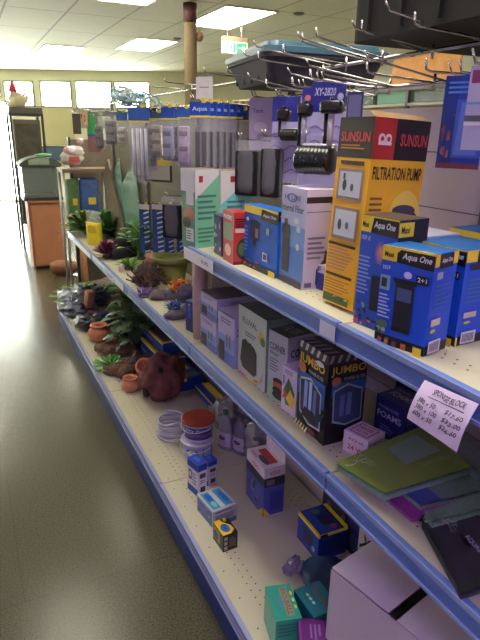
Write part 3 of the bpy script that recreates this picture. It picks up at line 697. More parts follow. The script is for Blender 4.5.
mb.add([f(.22,.74,.0012), f(.88,.77,.0012), f(.88,.75,.0012), f(.22,.725,.0012)], [(0,1,2,3)], M(ink,.5,vary=0))
mb.build('handwriting', r)


# ------------------------------------------------------------------ wire hooks and what hangs on them
chrome = M((186, 182, 184), 0.22, 0.9, vary=0)
def atp(px, py, P0, th):
    """pixel on the upright plane through P0 whose face looks along -(cos th, sin th)"""
    r = ray(px, py); n = Vector((math.cos(th), math.sin(th), 0))
    return EYE + r * (n.dot(P0 - EYE) / n.dot(r))
for k, (z, y0, y1) in enumerate([(1.625, .03, 4.55), (1.70, .90, 4.55)]):
    mb = MB(); mb.tube([(XB-.024, y0, z), (XB-.024, y1, z)], .005, chrome, 8)
    tag(mb.build('hook_rail'), 'thin steel rail carrying the %s row of wire hooks' % ('lower', 'upper')[k], 'rail')
def hook(px, py, x, zb, lb, tip=.02, grp='wire display hooks'):
    p = at(px, py, x=x)                       # where the upturned tip ends
    b = Vector((XB-.03, p.y, zb))
    mb = MB()
    mb.tube([b, Vector((p.x+.02, p.y, p.z-tip-.004)), Vector((p.x+.004, p.y, p.z-tip)), p], .0026, chrome, 8)
    mb.tube([b+Vector((0,0,.02)), b+Vector((0,0,-.02))], .004, chrome, 6)
    return tag(mb.build('wire_hook'), lb, 'hook', grp)
HK = [(415,12,.85,1.70,'long wire hook under the black tubs, second from the right'), (362,20,.85,1.70,'wire hook at the left corner of the black tubs'),
      (426,58,.86,1.625,'wire hook in front of the distant orange board'), (367,62,.86,1.625,'wire hook just right of the blue tub end'),
      (316,27,.85,1.70,'tall tipped wire hook near the right end of the blue tub lid'), (302,33,.85,1.70,'wire hook beside the tall tipped one over the blue tub lid'),
      (283,44,.85,1.70,'wire hook crossing the front corner of the blue tub'), (258,51,.85,1.70,'wire hook crossing the dark side of the blue tub'),
      (323,65,.85,1.625,'wire hook above the largest blue topped card'), (310,69,.85,1.625,'wire hook left of the largest blue topped card'),
      (292,77,.85,1.625,'wire hook under the right part of the tub'), (266,79,.85,1.625,'wire hook under the middle of the tub'),
      (227,66,.85,1.70,'wire hook touching the left end of the tub'), (204,66,.85,1.70,'wire hook left of the tub above the white cards'),
      (164,76,.85,1.70,'wire hook in front of the far cream wall left of the column'), (149,81,.85,1.70,'leftmost clearly visible empty wire hook')]
for h_ in HK: hook(*h_)
for k in range(9):
    y = .98 + k*.095; mb = MB(); xt = .80 + .03*(k % 3)
    mb.tube([(XB-.03, y, 1.625 if k % 2 else 1.70), (xt, y, 1.66 if k % 2 else 1.735), (xt-.012, y, 1.675 if k % 2 else 1.75)], .0024, chrome, 6)
    tag(mb.build('wire_hook'), 'long bare wire hook among the crossing wires between tubs and hanging cards', 'hook', 'bare crossing wire hooks')

plasticm = CLEAR((225, 222, 240), .14)
def hpack(name, label, cat, l, r_, t, b_, x, th=.5, hdr=None, hcol=(30,80,180), body=(150,150,165), thick=.02, kind='bag', group=None, z_hdr=None, txt=None, deco=()):
    """a pack hanging on a hook: pixels left, right, top, bottom; x of its far edge; turned by th"""
    P0 = at(l, t, x=x)
    if P0.y > 4.4: P0 = at(l, t, y=4.4)
    P1 = atp(r_, t, P0, th)
    w = math.hypot(P1.x-P0.x, P1.y-P0.y); h = -hgt(l, b_, P0)
    C = P0.copy(); C.x = (P0.x+P1.x)/2; C.y = (P0.y+P1.y)/2
    r = empty(name, C, th, label, cat, group)
    hh = hdr*h if hdr else 0
    if C.y < 4.56:
        q = MB(); xe = C.x-.03; yy = C.y; zz = C.z+.004
        for dx in (0, .024): q.tube([(XB-.001, yy+dx, zz-.012), (xe+.01, yy+dx, zz), (xe, yy+dx, zz+.02)], .0024, chrome, 6)
        tag(q.build('wire_hook'), 'double wire hook holding the %s' % ' '.join(label.split()[:11]), 'hook', 'double wire hooks with goods')
    Fh = lambda u, v, o=0: Vector((-.002-o, w/2-u*w, -hh+v*hh))
    Fb = lambda u, v, o=0: Vector((-thick/2-o, w/2-u*w, -h+v*(h-hh)))
    if hdr:
        m = MB(); m.box((-.002,-w/2,-hh),(.002,w/2,0), M(hcol,.35,vary=.05)); 
        its = [('r',0,.0,1,.12,YEL)] if kind != 'plain' else []
        if txt: its.append(('t',txt,.12,.35,.88,.7,(200,205,230)))
        paint(m, Fh, its)
        m.box((-.0045,-w*.3,-.004),(.0045,-w*.12,.012), M((220,190,60),.5)) if kind != 'plain' else None
        m.build('header_card', r)
    if kind == 'card':
        m = MB(); m.box((-.0015,-w/2,-h),(.0015,w/2,-hh), M(body,.4)); paint(m, lambda u,v,o=0: Vector((-.0015-o, w/2-u*w, -h+v*(h-hh))), deco); m.build('backing_card', r)
    else:
        # contents
        m = MB()
        if kind in ('bag','plain'):
            m.rbox((-thick*.4,-w*.36,-h*.93),(thick*.4,w*.36,-hh-.03), M(body,.5,vary=.2,scale=60), r=thick*.3)
            for k in range(3): m.rbox((-thick*.5,-w*.3,-hh-.05-k*(h-hh)*.28-.02),(-thick*.4,w*.3,-hh-.05-k*(h-hh)*.28), M(tuple(int(c*.7) for c in body),.4), r=.0015)
        if kind == 'bars':
            for k in range(2): m.rbox((-.004,-w*.3+k*w*.32,-h*.97),(.004,-w*.3+k*w*.32+w*.22,-hh-.05), M((16,14,20),.5), r=.003)
        if kind == 'sponge':
            m.rbox((-thick*.45,-w*.42,-h*.97),(thick*.45,w*.42,-h*.18), M((14,14,18),.95,bump=.2,scale=200), r=.006)
        if kind == 'tools':
            for k in range(4): m.tube([(0,-w*.3+k*w*.2,-hh-.03),(0,-w*.3+k*w*.2,-h*.9)], w*.06, M(body,.3,.3), 8)
        m.build('contents', r)
        # crumpled clear sleeve
        m = MB(); n, q = 6, 12
        for sd in (-1, 1):
            vs = []
            for i in range(q+1):
                for j in range(n+1):
                    u = j/n; v = i/q; e = math.sin(PI*u)**.6 * min(1, v*5)*min(1,(1-v)*8+.1)
                    vs.append(Vector((sd*(.001+thick*.6*e) + .005*noise.noise(Vector((u*5, v*9+l, t*.1)))*e, w/2-u*w, -hh-(h-hh)*v)))
            m.add(vs, [(i*(n+1)+j, i*(n+1)+j+1, (i+1)*(n+1)+j+1, (i+1)*(n+1)+j) for i in range(q) for j in range(n)], plasticm, True)
        m.build('clear_sleeve', r)
    return r

hpack('tool_pack', 'crinkled silver tool pack with blue header, leftmost long pack hanging in the row', 'hanging pack', 128,149,107,182, .84, .6, .2, (40,90,185), (214,212,230), .03, 'tools')
hpack('tool_pack', 'darker pack with navy header right behind the crinkled silver tool pack', 'hanging pack', 140,156,108,170, .90, .6, .2, (30,50,90), (110,108,116), .03)
hpack('tool_pack', 'grey beige pack hanging between two blue headed packs', 'hanging pack', 148,164,112,158, .93, .6, .15, (60,90,110), (176,168,150), .03)
hpack('tool_pack', 'small distant pack with blue header and white contents', 'hanging pack', 116,127,112,145, .90, .6, .3, (50,100,170), (180,172,166), .03)
hpack('tool_pack', 'distant dark grey pack left of the long silver packs', 'hanging pack', 103,117,112,146, .92, .6, .1, (110,110,120), (112,108,112), .03, 'plain')
hpack('tool_pack', 'white and grey pack at the far end of the hanging row', 'hanging pack', 92,103,118,150, .95, .5, .1, (190,190,190), (96,90,90), .03, 'plain')
hpack('net_pack', 'blue headed silver pack in the middle of the hanging row', 'hanging pack', 161,174,107,163, .85, .6, .22, (36,80,180), (150,148,180), .03)
hpack('net_pack', 'blue headed dark pack beside the middle silver one', 'hanging pack', 170,180,108,165, .92, .6, .2, (44,84,190), (90,80,100), .02)
hpack('net_pack', 'blue headed lilac pack just left of the fanned packs', 'hanging pack', 177,191,108,172, .84, .6, .16, (52,96,190), (186,160,196), .02)
# fan of identical packs on one hook
f0 = hpack('heater_pack', 'front one of the fanned clear packs with black bars and blue header', 'hanging pack', 190,210,102,170, .80, .55, .22, (26,72,180), (40,38,46), .012, 'bars', 'fanned clear packs on one hook', txt='Aqua')
nm = ['second','third','fourth','fifth','sixth','seventh','last']
for k in range(7):
    c = copy_tree(f0, loc=f0.location + Vector((.032*(k+1), .010*(k+1), 0)), rot=(0, 0, .55 + (.0, .04, -.05, .03, .1, .2, .45)[k]), label='%s of the fanned clear packs with black bars, counted from the front' % nm[k])
# monitor like gauge box
hpack('gauge_pack', 'white product with dark frame and yellow label hanging behind silver packs', 'hanging pack', 144,172,160,181, .95, .7, .2, (206,180,60), (150,144,140), .01, 'card', deco=[('r',0,0,1,1,(50,44,44)),('r',.08,.12,.92,1,(170,164,160))])
# blue striped sticks
for k, (l, r_, lb) in enumerate([(139,149,'leftmost blue and white striped pack beside the glass sheets'),(152,163,'second blue and white striped pack from the glass sheets'),(164,173,'third blue striped pack, half behind the black bag'),(176,183,'blue white pack right beside the green box')]):
    hpack('airline_pack', lb, 'hanging pack', l, r_, 204, 252, .93, .7, .1, (190,190,200), (30,62,130), .01, 'card', 'blue and white striped packs', deco=[('p',[(.45,v/9),(1,v/9+.05),(1,v/9+.085),(.45,v/9+.035)],(190,200,225)) for v in range(9)])
hpack('sponge_bag', 'black sponge in a clear bag in front of the blue striped packs', 'hanging pack', 162,184,196,238, .86, .7, None, body=(34,34,36), thick=.05, kind='sponge')
# sponges, cards, filters over the upper shelf
hpack('sponge_bag', 'left clear bag of black sponge under the lilac card', 'hanging pack', 236,262,140,196, .88, .6, None, thick=.05, kind='sponge')
hpack('sponge_bag', 'right clear bag of black sponge, left of the blue cards', 'hanging pack', 262,284,137,198, .90, .6, None, thick=.05, kind='sponge')
hpack('card_pack', 'plain lilac backing card hanging over the black sponges', 'hanging pack', 250,273,98,150, .97, .6, None, body=(188,172,206), kind='card', deco=[('t','Tetra',.15,.72,.6,.8,(90,70,130)),('e',.5,.45,.3,.1,(215,205,225)),('e',.6,.25,.25,.08,(160,150,180))])
hpack('card_pack', 'beige narrow card behind the fan of packs', 'hanging pack', 237,249,110,165, 1.0, .6, .2, hcol=(70,90,120), body=(176,168,140), kind='card')
wav = lambda: [('r',0,.72,1,1,(46,46,140))] + [('p',[(.0+.1*i,.15+.14*k+.025*math.sin(i)) for i in range(11)] + [(1-.1*i,.135+.14*k+.025*math.sin(10-i)) for i in range(11)],(120,104,170)) for k in range(4)]
hpack('sponge_filter_card', 'largest blue topped card with white lettering, behind the large sponge filter', 'hanging card', 313,347,82,185, .92, .6, None, body=(176,166,216), kind='card', group='blue topped sponge filter cards', deco=wav()+[('t','XY-2820',.08,.87,.72,.945,(190,190,225),.2),('e',.86,.86,.09,.035,(190,190,220))])
hpack('sponge_filter_card', 'narrow visible blue topped card with red dot left of the largest one', 'hanging card', 303,318,88,185, .97, .6, None, body=(170,160,210), kind='card', group='blue topped sponge filter cards', deco=wav()+[('e',.4,.9,.2,.03,(200,110,110))])
hpack('sponge_filter_card', 'dark blue topped card behind the small sponge filter', 'hanging card', 273,301,97,182, .93, .6, None, body=(176,166,212), kind='card', group='blue topped sponge filter cards', deco=wav())
hpack('sponge_filter_card', 'blue card corner just above the yellow pump box', 'hanging card', 348,364,92,120, 1.02, .6, None, body=(60,60,120), kind='card', group='blue topped sponge filter cards', deco=[('r',.1,.1,.9,.9,(120,116,170))])
blackp = M((30, 29, 33), 0.22, vary=.1)
def sponge_filter(label, cx, cy, x, cap, strut_b, cyl=None):
    """cap px centre and half size; strut bottom y; cyl = (l, r, t, b)"""
    P = at(cx, cy, x=x); s = 1/ (550/ (R.transposed() @ (P-EYE)).length)
    r = empty('sponge_filter', P, .5, label, 'sponge filter', 'black sponge filters on cards')
    m = MB(); a, b = cap; m.rbox((-.016,-a*s,-b*s),(.016,a*s,b*s), blackp, r=min(a,b)*s*.6, segs=3); m.tube([(0,0,b*s),(0,0,b*s+.006)], .006, blackp, 8); m.build('suction_cap', r)
    m = MB(); L = (strut_b-cy)*s
    m.tube([(0,0,-b*s*.8),(0,0,-L)], .0085, M((176,170,190),.15,alpha=.6,vary=0), 12); m.tube([(.006,.016,-b*s*.6),(.006,.016,-L)], .007, blackp, 10); m.build('uplift_tube', r)
    if cyl:
        l, r_, t, bb = cyl
        cy_ = (r_-l)/2*s; cz = -( (t+bb)/2-cy)*s; rad = (bb-t)/2*s; oy = -((l+r_)/2-cx)*s
        m = MB(); T = Matrix.Translation((0, oy, cz)) @ Matrix.Rotation(PI/2, 4, 'X')
        prof = [(.001,-cy_),(rad*.8,-cy_),(rad,-cy_*.85)]
        for k in range(8):
            zz = -cy_*.85+k*cy_*1.7/8; prof += [(rad, zz+.001),(rad*.93, zz+.003),(rad, zz+cy_*1.7/8*.6)]
        prof += [(rad,cy_*.85),(rad*.8,cy_),(.001,cy_)]
        m.lathe(prof, blackp, 28, T); hd = m.build('sponge_holder', r)
        m = MB(); m.rbox((-.004,-cy_*.9+oy,cz+rad*.75),(.03,cy_*.8+oy,cz+rad*1.12), M((190,186,196),.2,.3), r=.004); m.build('clear_band', hd)
    return r
sponge_filter('large black sponge filter with chrome banded cylinder hanging beside the yellow pump box', 332,107, .84, (11,6), 150, (299,337,141,168))
sponge_filter('black capped sponge filter left of the large one', 305,110, .88, (7,6), 142)
sponge_filter('small black sponge filter with knob on the dark blue card', 284,115, .93, (7,6), 134, (282,300,127,138))

# blister packs at the right picture edge
hpack('blister_pack', 'blue hanging card with red fish print at the right picture edge', 'hanging pack', 447,492,76,168, .86, .45, None, body=(36,60,160), kind='card', deco=[('r',0,0,.35,1,(30,50,130)),('scat',.0,.05,.33,.6,16,[(130,60,80),(60,40,80),(170,90,90),(40,60,140)],3),('r',.33,.12,1,.75,(60,84,190)),('p',[(.38,.15),(.9,.15),(.9,.7),(.44,.72)],(90,110,200)),('r',0,0,1,.06,(110,40,70)),('lines',.1,.8,.9,.95,3,(80,120,210))])
hpack('blister_pack', 'pale pack with chrome clip overlapping the blue card at the right edge', 'hanging pack', 472,520,66,150, .78, .45, None, body=(186,180,205), kind='card', deco=[('r',.05,.8,.3,.95,(150,60,110)),('r',0,.35,1,.42,(90,90,100)),('r',0,.3,1,.34,(220,220,225)),('r',0,.55,1,.58,(110,170,200))])

# storage tub on the upper hooks
def tubx(name, label, P, w, d, h, yaw, lidc, bodyc, lidh=.03, taper=.86):
    r = empty(name, P, yaw, label, 'storage tub')
    m = MB(); t = taper
    def ring(sx, sy, z, rr=.03, n=5):
        out = []
        for cx, cy, a0 in ((sx/2-rr, sy/2-rr, 0), (-sx/2+rr, sy/2-rr, 90), (-sx/2+rr, -sy/2+rr, 180), (sx/2-rr, -sy/2+rr, 270)):
            for k in range(n):
                a = math.radians(a0+90*k/(n-1)); out.append((cx+rr*math.cos(a), cy+rr*math.sin(a), z))
        return out
    def loft(rings, mat):
        vs = sum(rings, []); n = len(rings[0]); fs = [(i*n+k, i*n+(k+1)%n, (i+1)*n+(k+1)%n, (i+1)*n+k) for i in range(len(rings)-1) for k in range(n)]
        fs += [tuple(range(n))[::-1], tuple((len(rings)-1)*n+k for k in range(n))]
        m.add(vs, fs, mat, False)
    bm_ = M(bodyc, .75 if lidh else .85)
    loft([ring(d*t, w*t, 0), ring(d*.97, w*.97, h-.012), ring(d*1.02, w*1.02, h-.012), ring(d*1.02, w*1.02, h)], bm_)
    for k in range(5):
        y = -w*.36 + k*w*.18; m.box((-d*.5*t-.012, y-.004, .01), (-d*.5*t-.002, y+.004, h-.02), bm_)
    m.build('tub_body', r)
    m = MB()
    if lidh:
        loft([ring(d*1.04, w*1.04, h), ring(d*1.04, w*1.04, h+lidh*.5), ring(d*.95, w*.95, h+lidh*.6), ring(d*.93, w*.93, h+lidh)], M(lidc, .35))
        m.build('lid', r)
    return r
nT = at(265, 49, z=1.745)
yw = -.14
cT = Vector((nT.x, nT.y, 1.652)) + Matrix.Rotation(yw, 3, 'Z') @ Vector((.24, .22, 0))
tubx('storage_tub', 'grey storage tub with blue lid lying on the wire hooks', Vector((cT.x-.02, cT.y, 1.655)), .44, .43, .085, yw, (66,98,118), (56,54,64), .035, .84)
tubx('storage_tub', 'black plastic tub stored on the upper hooks at the top right', Vector((1.19, .93, 1.712)), .62, .62, .16, 0, BLK, (14,12,16), 0, .97)
tubx('storage_tub', 'second black plastic tub stacked on the first at the top right', Vector((1.26, .90, 1.876)), .58, .60, .14, 0, BLK, (13,12,15), 0, .97)

# bundle of teal netting on top of the far hooks
mb = MB()
p = at(132, 98, x=.95)
rnd = random.Random(4)
for k in range(26):
    a = rnd.uniform(0, PI*2); c = p + Vector((rnd.uniform(-.08,.08), rnd.uniform(-.10,.10), rnd.uniform(-.03,.03)))
    rr = rnd.uniform(.03,.065); tl = rnd.uniform(-.8,.8)
    mb.tube([c+Vector((rr*math.cos(a+t*.7), rr*math.sin(a+t*.7)*math.cos(tl), rr*math.sin(a+t*.7)*.6)) for t in range(9)], .005, M((96,150,166) if k % 3 else (190,205,205), .3, vary=.1), 6)
tag(mb.build('airline_tubing_bundle'), 'tangle of pale teal tubing lying on top of the far wire hooks', 'tubing')
# white cards on the wires
for (l, r_, t, b_, lb) in [(196,211,77,99,'white card standing on the wires below the sisal column')]:
    P = at(l, t, x=1.0); h = -hgt(l, b_, P); mb = MB(); mb.box((-.001,-.09,-h),(.001,0,0), M((222,216,224),.6)); mb.box((-.003,-.07,-h*.5),(-.001,-.02,-h*.45), M((150,145,150),.6))
    tag(mb.build('white_card', loc=P, rz=.6), lb, 'card')

# ------------------------------------------------------------------ aquarium stock on the bottom deck
lampB = (30, 66, 170)
def longbox(label, N, L, z, d, h, w=None, yaw=0):
    n = at(*N, z=z+h); n.z = z
    return pbox('light_tube_box', label, 'long box', Nw=(n.x,n.y,z), w=w, d=d, h=h, yaw=yaw, base=lampB, group='long blue and yellow lighting boxes',
      F=[('r',0,.82,1,1,YEL),('r',0,.0,1,.12,(24,30,70)),('t','Aqua One',.3,.3,.7,.6,(190,200,230)),('r',.05,.2,.2,.7,(60,110,200))], S=[('r',0,.82,1,1,(36,70,180))],
      T=[('r',0,0,1,1,(110,100,110)),('r',0,0,1,.10,YEL),('r',.965,0,1,1,YEL),('lines',.1,.3,.6,.7,4,(150,144,150)),('r',.65,.25,.92,.8,(70,66,90))])
longbox('long blue and yellow lighting box on top of the far pair', (163,344), None, zC+.121, .12, .065, w=.62, yaw=.04)
longbox('long blue and yellow lighting box beneath the top far one', (165,361), None, zC+.001, .13, .115, w=.62, yaw=.04)
pbox('light_tube_box', 'shorter blue lighting box with yellow tape right of the brown rock', 'long box', Nw=(.915,2.585,zC+.001), w=.22, d=.13, h=.075, yaw=.05, base=lampB, group='long blue and yellow lighting boxes',
     F=[('r',0,.7,1,1,YEL)], S=[('r',0,.75,.3,1,YEL)], T=[('r',0,0,1,1,(30,64,160)),('r',.05,.55,.5,.8,YEL),('r',.7,.1,.95,.9,(120,110,110))])
pbox('light_tube_box', 'flat blue lighting box with wide yellow band nearest the big tub', 'long box', Nw=(.99,2.30,zC+.001), w=.26, d=.085, h=.04, yaw=.0, base=lampB, group='long blue and yellow lighting boxes', F=[('r',0,.7,1,1,YEL)], T=[('r',0,0,1,1,(30,64,165)),('r',0,.45,1,.95,YEL)])

terra = (186, 116, 84)
def pot(label, px, py, rad, kind='pot', tilt=(0,0,0), z=zC):
    p = at(px, py, z=z); m = MB(); tm = M(terra, .75, vary=.12, scale=18)
    r = rad
    m.lathe([(r*.55,0),(r*.85,r*.3),(r,r*.75),(r*.92,r*1.15),(r*.66,r*1.4),(r*.62,r*1.5),(r*.78,r*1.62),(r*.78,r*1.72),(r*.62,r*1.72),(r*.5,r*1.5),(r*.5,r*.6),(.001,r*.5)], tm, 26)
    if kind == 'hole':
        m.lathe([(r*.001,0),(r*.3,0),(r*.3,.002),(r*.001,.002)], hole, 14, Matrix.Translation((-r*.93,0,r*.75)) @ Matrix.Rotation(PI/2,4,'Y'))
    o = m.build('clay_pot', loc=p, rot=tilt); o.scale = (1, 1, .84)
    return tag(o, label, 'pot', 'terracotta pots on the bottom deck')
pot('round terracotta pot with rim in front of the black bags', 100, 340, .078)
pot('small round terracotta pot beside the brown rock', 131, 390, .054, tilt=(0,0,0))
o = pot('terracotta pot lying tilted behind the brown rock', 148, 383, .06, tilt=(.5,-.7,0)); o.location.z += .06; o.location.x += .02; o.location.y += .03

# big brown rock
mb = MB(); mb.blob((0,0,.11), (.115,.11,.13), M((104,58,54), .85, vary=.4, scale=14, bump=.6), 4, .36, 1.8, 3, flat=.85)
for (x, y, z, s) in [(-.085,.03,.15,.026), (-.1,-.03,.06,.03), (-.03,-.07,.19,.02)]: mb.blob((x,y,z),(s*.6,s,s), M((40,24,24),.9), 2, .2, 2, 5)
tag(mb.build('ornament_rock', loc=at(155, 400, z=zC)+Vector((.05,.02,0))), 'large dark reddish brown rock ornament on the bottom deck', 'rock')
def log(label, px, py, L, r_, yaw, n=3, sd=0, z=zC, c=(104,74,54)):
    m = MB(); rnd = random.Random(sd)
    for k in range(n):
        a = rnd.uniform(-.25,.25); oy = (k-(n-1)/2)*r_*1.5
        pts = [(-L/2+L*i/7, oy+math.sin(i*.7+k)*r_*.5+a*(-L/2+L*i/7), r_*(.95+.12*math.sin(i+k))) for i in range(8)]
        m.tube(pts, [r_*(.5+.45*math.sin(PI*(i+.8)/8.6))*rnd.uniform(.85,1.05) for i in range(8)], M(c,.85,vary=.3,scale=40,bump=.5), 9)
    o = m.build('driftwood', loc=at(px,py,z=z), rz=yaw)
    return o, tag(o, label, 'driftwood', 'pieces of driftwood on the bottom deck')
o, _ = log('dark driftwood bundle with white tag behind the green fern', 114, 354, .18, .045, .35, 3, 1); 
m = MB(); m.box((-.014,-.001,0),(.014,.001,.028), M((225,220,215),.6)); m.build('price_tag', o, loc=(-.02,-.08,.05))
o, _ = log('dark driftwood bundle with white tag left of the terracotta pots', 122, 374, .15, .036, .5, 3, 2)
m = MB(); m.box((-.014,-.001,0),(.014,.001,.02), M((225,220,215),.6)); m.build('price_tag', o, loc=(-.075,-.062,.0))
log('grey driftwood root in the shade behind the rock', 143, 366, .2, .04, 1.0, 3, 3, c=(80,64,60))
log('pale grey driftwood slabs behind the black bags', 118, 318, .35, .05, .9, 3, 4, c=(104,92,84))
log('grey brown driftwood lump at the far end beneath the price rail', 104, 290, .35, .05, .5, 3, 5, c=(112,100,88))

def leafmesh(mb, base, direc, L, W, mat, bend=.4, seg=4):
    d = Vector(direc).normalized(); side = d.cross(Vector((0,0,1)))
    side = side.normalized() if side.length > 1e-3 else Vector((1,0,0))
    vs = []
    for i in range(seg+1):
        t = i/seg; p = Vector(base) + d*L*t + Vector((0,0,-bend*L*t*t)); ww = W*math.sin(PI*min(.97,max(.06,t*.9+.06)))
        vs += [p-side*ww, p+side*ww]
    mb.add(vs, [(2*i, 2*i+1, 2*i+3, 2*i+2) for i in range(seg)], mat, True)
def plant(name, label, loc, kind, h, sp, n, cols, sd=0, group='aquarium plants', base=True):
    r = empty(name, loc, 0, label, 'plant', group); rnd = random.Random(sd)
    ms = [M(c, .5, vary=.2, scale=20) for c in cols]; m = MB(); st = MB()
    for k in range(n):
        a = rnd.uniform(0, 2*PI); el = rnd.uniform(.25, 1.4); d = Vector((math.cos(a)*math.cos(el), math.sin(a)*math.cos(el), math.sin(el)))
        L = h*rnd.uniform(.6, 1.1); mt = rnd.choice(ms)
        if kind == 'grass':
            leafmesh(m, (rnd.uniform(-.02,.02), rnd.uniform(-.02,.02), .01), d, L*(.7+sp*.3), .004+h*.012, mt, .35, 5)
        elif kind == 'fern':
            tip = Vector((d.x*sp, d.y*sp, 0)) + Vector((0,0,h*math.sin(el)))
            pts = [Vector((tip.x*t, tip.y*t, .008+tip.z*(t-.35*t*t))) for t in (0,.25,.5,.75,1)]
            st.tube(pts, .0014, ms[0], 5)
            for j in range(10):
                t = .15+.085*j; p = Vector((tip.x*t, tip.y*t, .008+tip.z*(t-.35*t*t)))
                for s_ in (-1,1):
                    q = Vector((-d.y*s_, d.x*s_, .3)) + Vector((d.x,d.y,.2))*.6
                    leafmesh(m, p, q, h*.22, h*.045, mt, .2, 3)
        elif kind == 'broad':
            q = Vector((math.cos(a)*sp*rnd.random(), math.sin(a)*sp*rnd.random(), h*rnd.uniform(.3,1)))
            st.tube([(0,0,.005), q*.5+Vector((0,0,.01)), q], .0022, ms[0], 5)
            leafmesh(m, q, Vector((d.x, d.y, d.z*.5)), h*.38, h*.10, mt, .35, 4)
        elif kind == 'coral':
            tip = d*L; st.tube([(0,0,0), tip*.5+Vector((rnd.uniform(-.01,.01),0,.004)), tip], [.006,.005,.003], mt, 6)
            for j in range(4):
                p = tip*(.4+.15*j); q = Vector((rnd.uniform(-1,1), rnd.uniform(-1,1), rnd.uniform(.2,1))).normalized()*h*.22
                m.tube([p, p+q], [.004,.002], mt, 5)
    if st.v: st.build('stems', r)
    m.build('foliage', r)
    if base:
        b = MB(); b.blob((0,0,.008), (.03,.03,.012), M((96,90,84),.9,vary=.3,scale=60), 2, .2, 3, sd); b.build('weighted_base', r)
    return r
G = [(58,120,44),(90,150,60),(40,92,40)]; DG = [(44,84,40),(62,104,52),(30,60,32)]
def onC(px, py): return at(px, py, z=zC)
def onB(px, py): return at(px, py, z=zB)
plant('fern_plant', 'bright green feathery plastic plant between the driftwood bundles', onC(112,369), 'fern', .10, .13, 26, [(86,160,60),(60,130,46),(110,180,80)], 1)
plant('leafy_plant', 'tall plant with large dark green leaves left of the lighting boxes', onC(133,358)+Vector((.05,.05,0)), 'broad', .30, .13, 60, [(66,96,58),(52,80,46),(86,116,76)], 2)
plant('leafy_plant', 'dark green bushy plant behind the large leaved one', onC(132,338)+Vector((.06,.0,0)), 'broad', .32, .14, 50, DG, 3)
plant('leafy_plant', 'green plant rising under the middle rail near the yellow edge', onC(128,322)+Vector((.05,0,0)), 'broad', .30, .12, 46, G, 4)
plant('grass_plant', 'spiky grass plant among the large leaves', onC(122,345)+Vector((.02,0,0)), 'grass', .26, .3, 50, [(80,110,60),(60,84,44),(104,120,80)], 5)
plant('fern_plant', 'light green feathery plant at the far end of the bottom deck', onC(80,302), 'fern', .20, .26, 26, [(96,150,72),(70,124,60)], 6)
plant('fern_plant', 'green feathery plant behind the black bags under the rail', onC(100,300)+Vector((.03,.05,0)), 'fern', .18, .2, 22, [(84,132,66),(60,104,56)], 7)

# crumpled bags
def bag(name, label, cat, P, size, cols, sd, yaw=0, amp=.3, rough=.38, bits=9, group=None, lettering=None):
    r = empty(name, P, yaw, label, cat, group); m = MB()
    m.blob((0,0,size[2]*.8), size, M(cols[0], rough, vary=.5, scale=12, bump=.3), 3, amp, 1.8, sd, flat=.8, ridge=True, smooth=False)
    m.build('bag_body', r)
    rnd = random.Random(sd); m = MB()
    for k in range(bits):
        a = rnd.uniform(0,2*PI); e = rnd.uniform(.3,1.3); c = Vector((size[0]*math.cos(a)*math.cos(e), size[1]*math.sin(a)*math.cos(e), size[2]*(.8+math.sin(e)*.95)))
        u = Vector((rnd.uniform(-1,1),rnd.uniform(-1,1),rnd.uniform(-.4,.4))).normalized()*size[0]*rnd.uniform(.2,.4); v = Vector((rnd.uniform(-1,1),rnd.uniform(-1,1),.3)).normalized()*size[0]*rnd.uniform(.1,.25)
        m.add([c-u-v, c+u-v, c+u+v+Vector((0,0,.004)), c-u+v], [(0,1,2,3)], M(rnd.choice(cols[1:]), .2, vary=.1))
    m.build('printed_film', r)
    return r
bag('gravel_bag', 'crumpled shiny black bag nearest the terracotta pot', 'bag', onC(90,328)+Vector((.03,.03,0)), (.13,.15,.05), [(38,40,52),(60,60,110),(120,60,60),(170,170,180),(40,40,60)], 1, group='shiny bags at the far end of the bottom deck')
bag('gravel_bag', 'navy and silver crumpled bag left of the terracotta pot', 'bag', onC(80,318)+Vector((.01,.10,0)), (.12,.17,.06), [(60,66,86),(160,165,190),(90,90,160),(70,70,90)], 2, .4, group='shiny bags at the far end of the bottom deck')
bag('gravel_bag', 'silver grey glossy bag on the outer corner of the bottom deck', 'bag', onC(68,304)+Vector((.05,.0,0)), (.12,.16,.07), [(120,124,136),(180,184,196),(120,120,170),(30,30,40)], 3, .2, group='shiny bags at the far end of the bottom deck')
bag('gravel_bag', 'dark blue glossy bag lying on top behind the tan block', 'bag', onC(88,310)+Vector((.06,.12,.02)), (.14,.14,.07), [(40,50,72),(70,90,130),(30,34,50)], 4, .8, group='shiny bags at the far end of the bottom deck')
mb = MB(); mb.rbox((-.03,-.03,0),(.03,.03,.13), M((190,130,96),.6), r=.008)
tag(mb.build('tan_block', loc=onC(86,317)+Vector((.02,-.01,.085)), rot=(.2,.1,.3)), 'small tan orange block standing between the shiny bags', 'ornament')

# coil of clear tubing
mb = MB(); p = onC(171,436)
pts = []
for k in range(150):
    a = k*2*PI/18; pts.append((math.cos(a)*(.062+.010*math.sin(k*.37)), math.sin(a)*(.062+.008*math.cos(k*.5)), .008+.0007*k*.9+.003*math.sin(k)))
mb.tube(pts, .0055, M((196,192,210), .15, alpha=.75, vary=0), 8)
tag(mb.build('tubing_coil', loc=p), 'coil of clear plastic tubing left of the white tubs', 'tubing')
mb = MB(); mb.tube([(math.cos(a*.4)*.028, .0, .035+math.sin(a*.4)*.028) for a in range(30)], .005, M((200,196,212), .15, alpha=.8, vary=0), 8)
tag(mb.build('tubing_coil', loc=onC(184,432)+Vector((.01,.02,0)), rz=.6), 'small upright loop of clear tubing touching the red lidded tub', 'tubing')

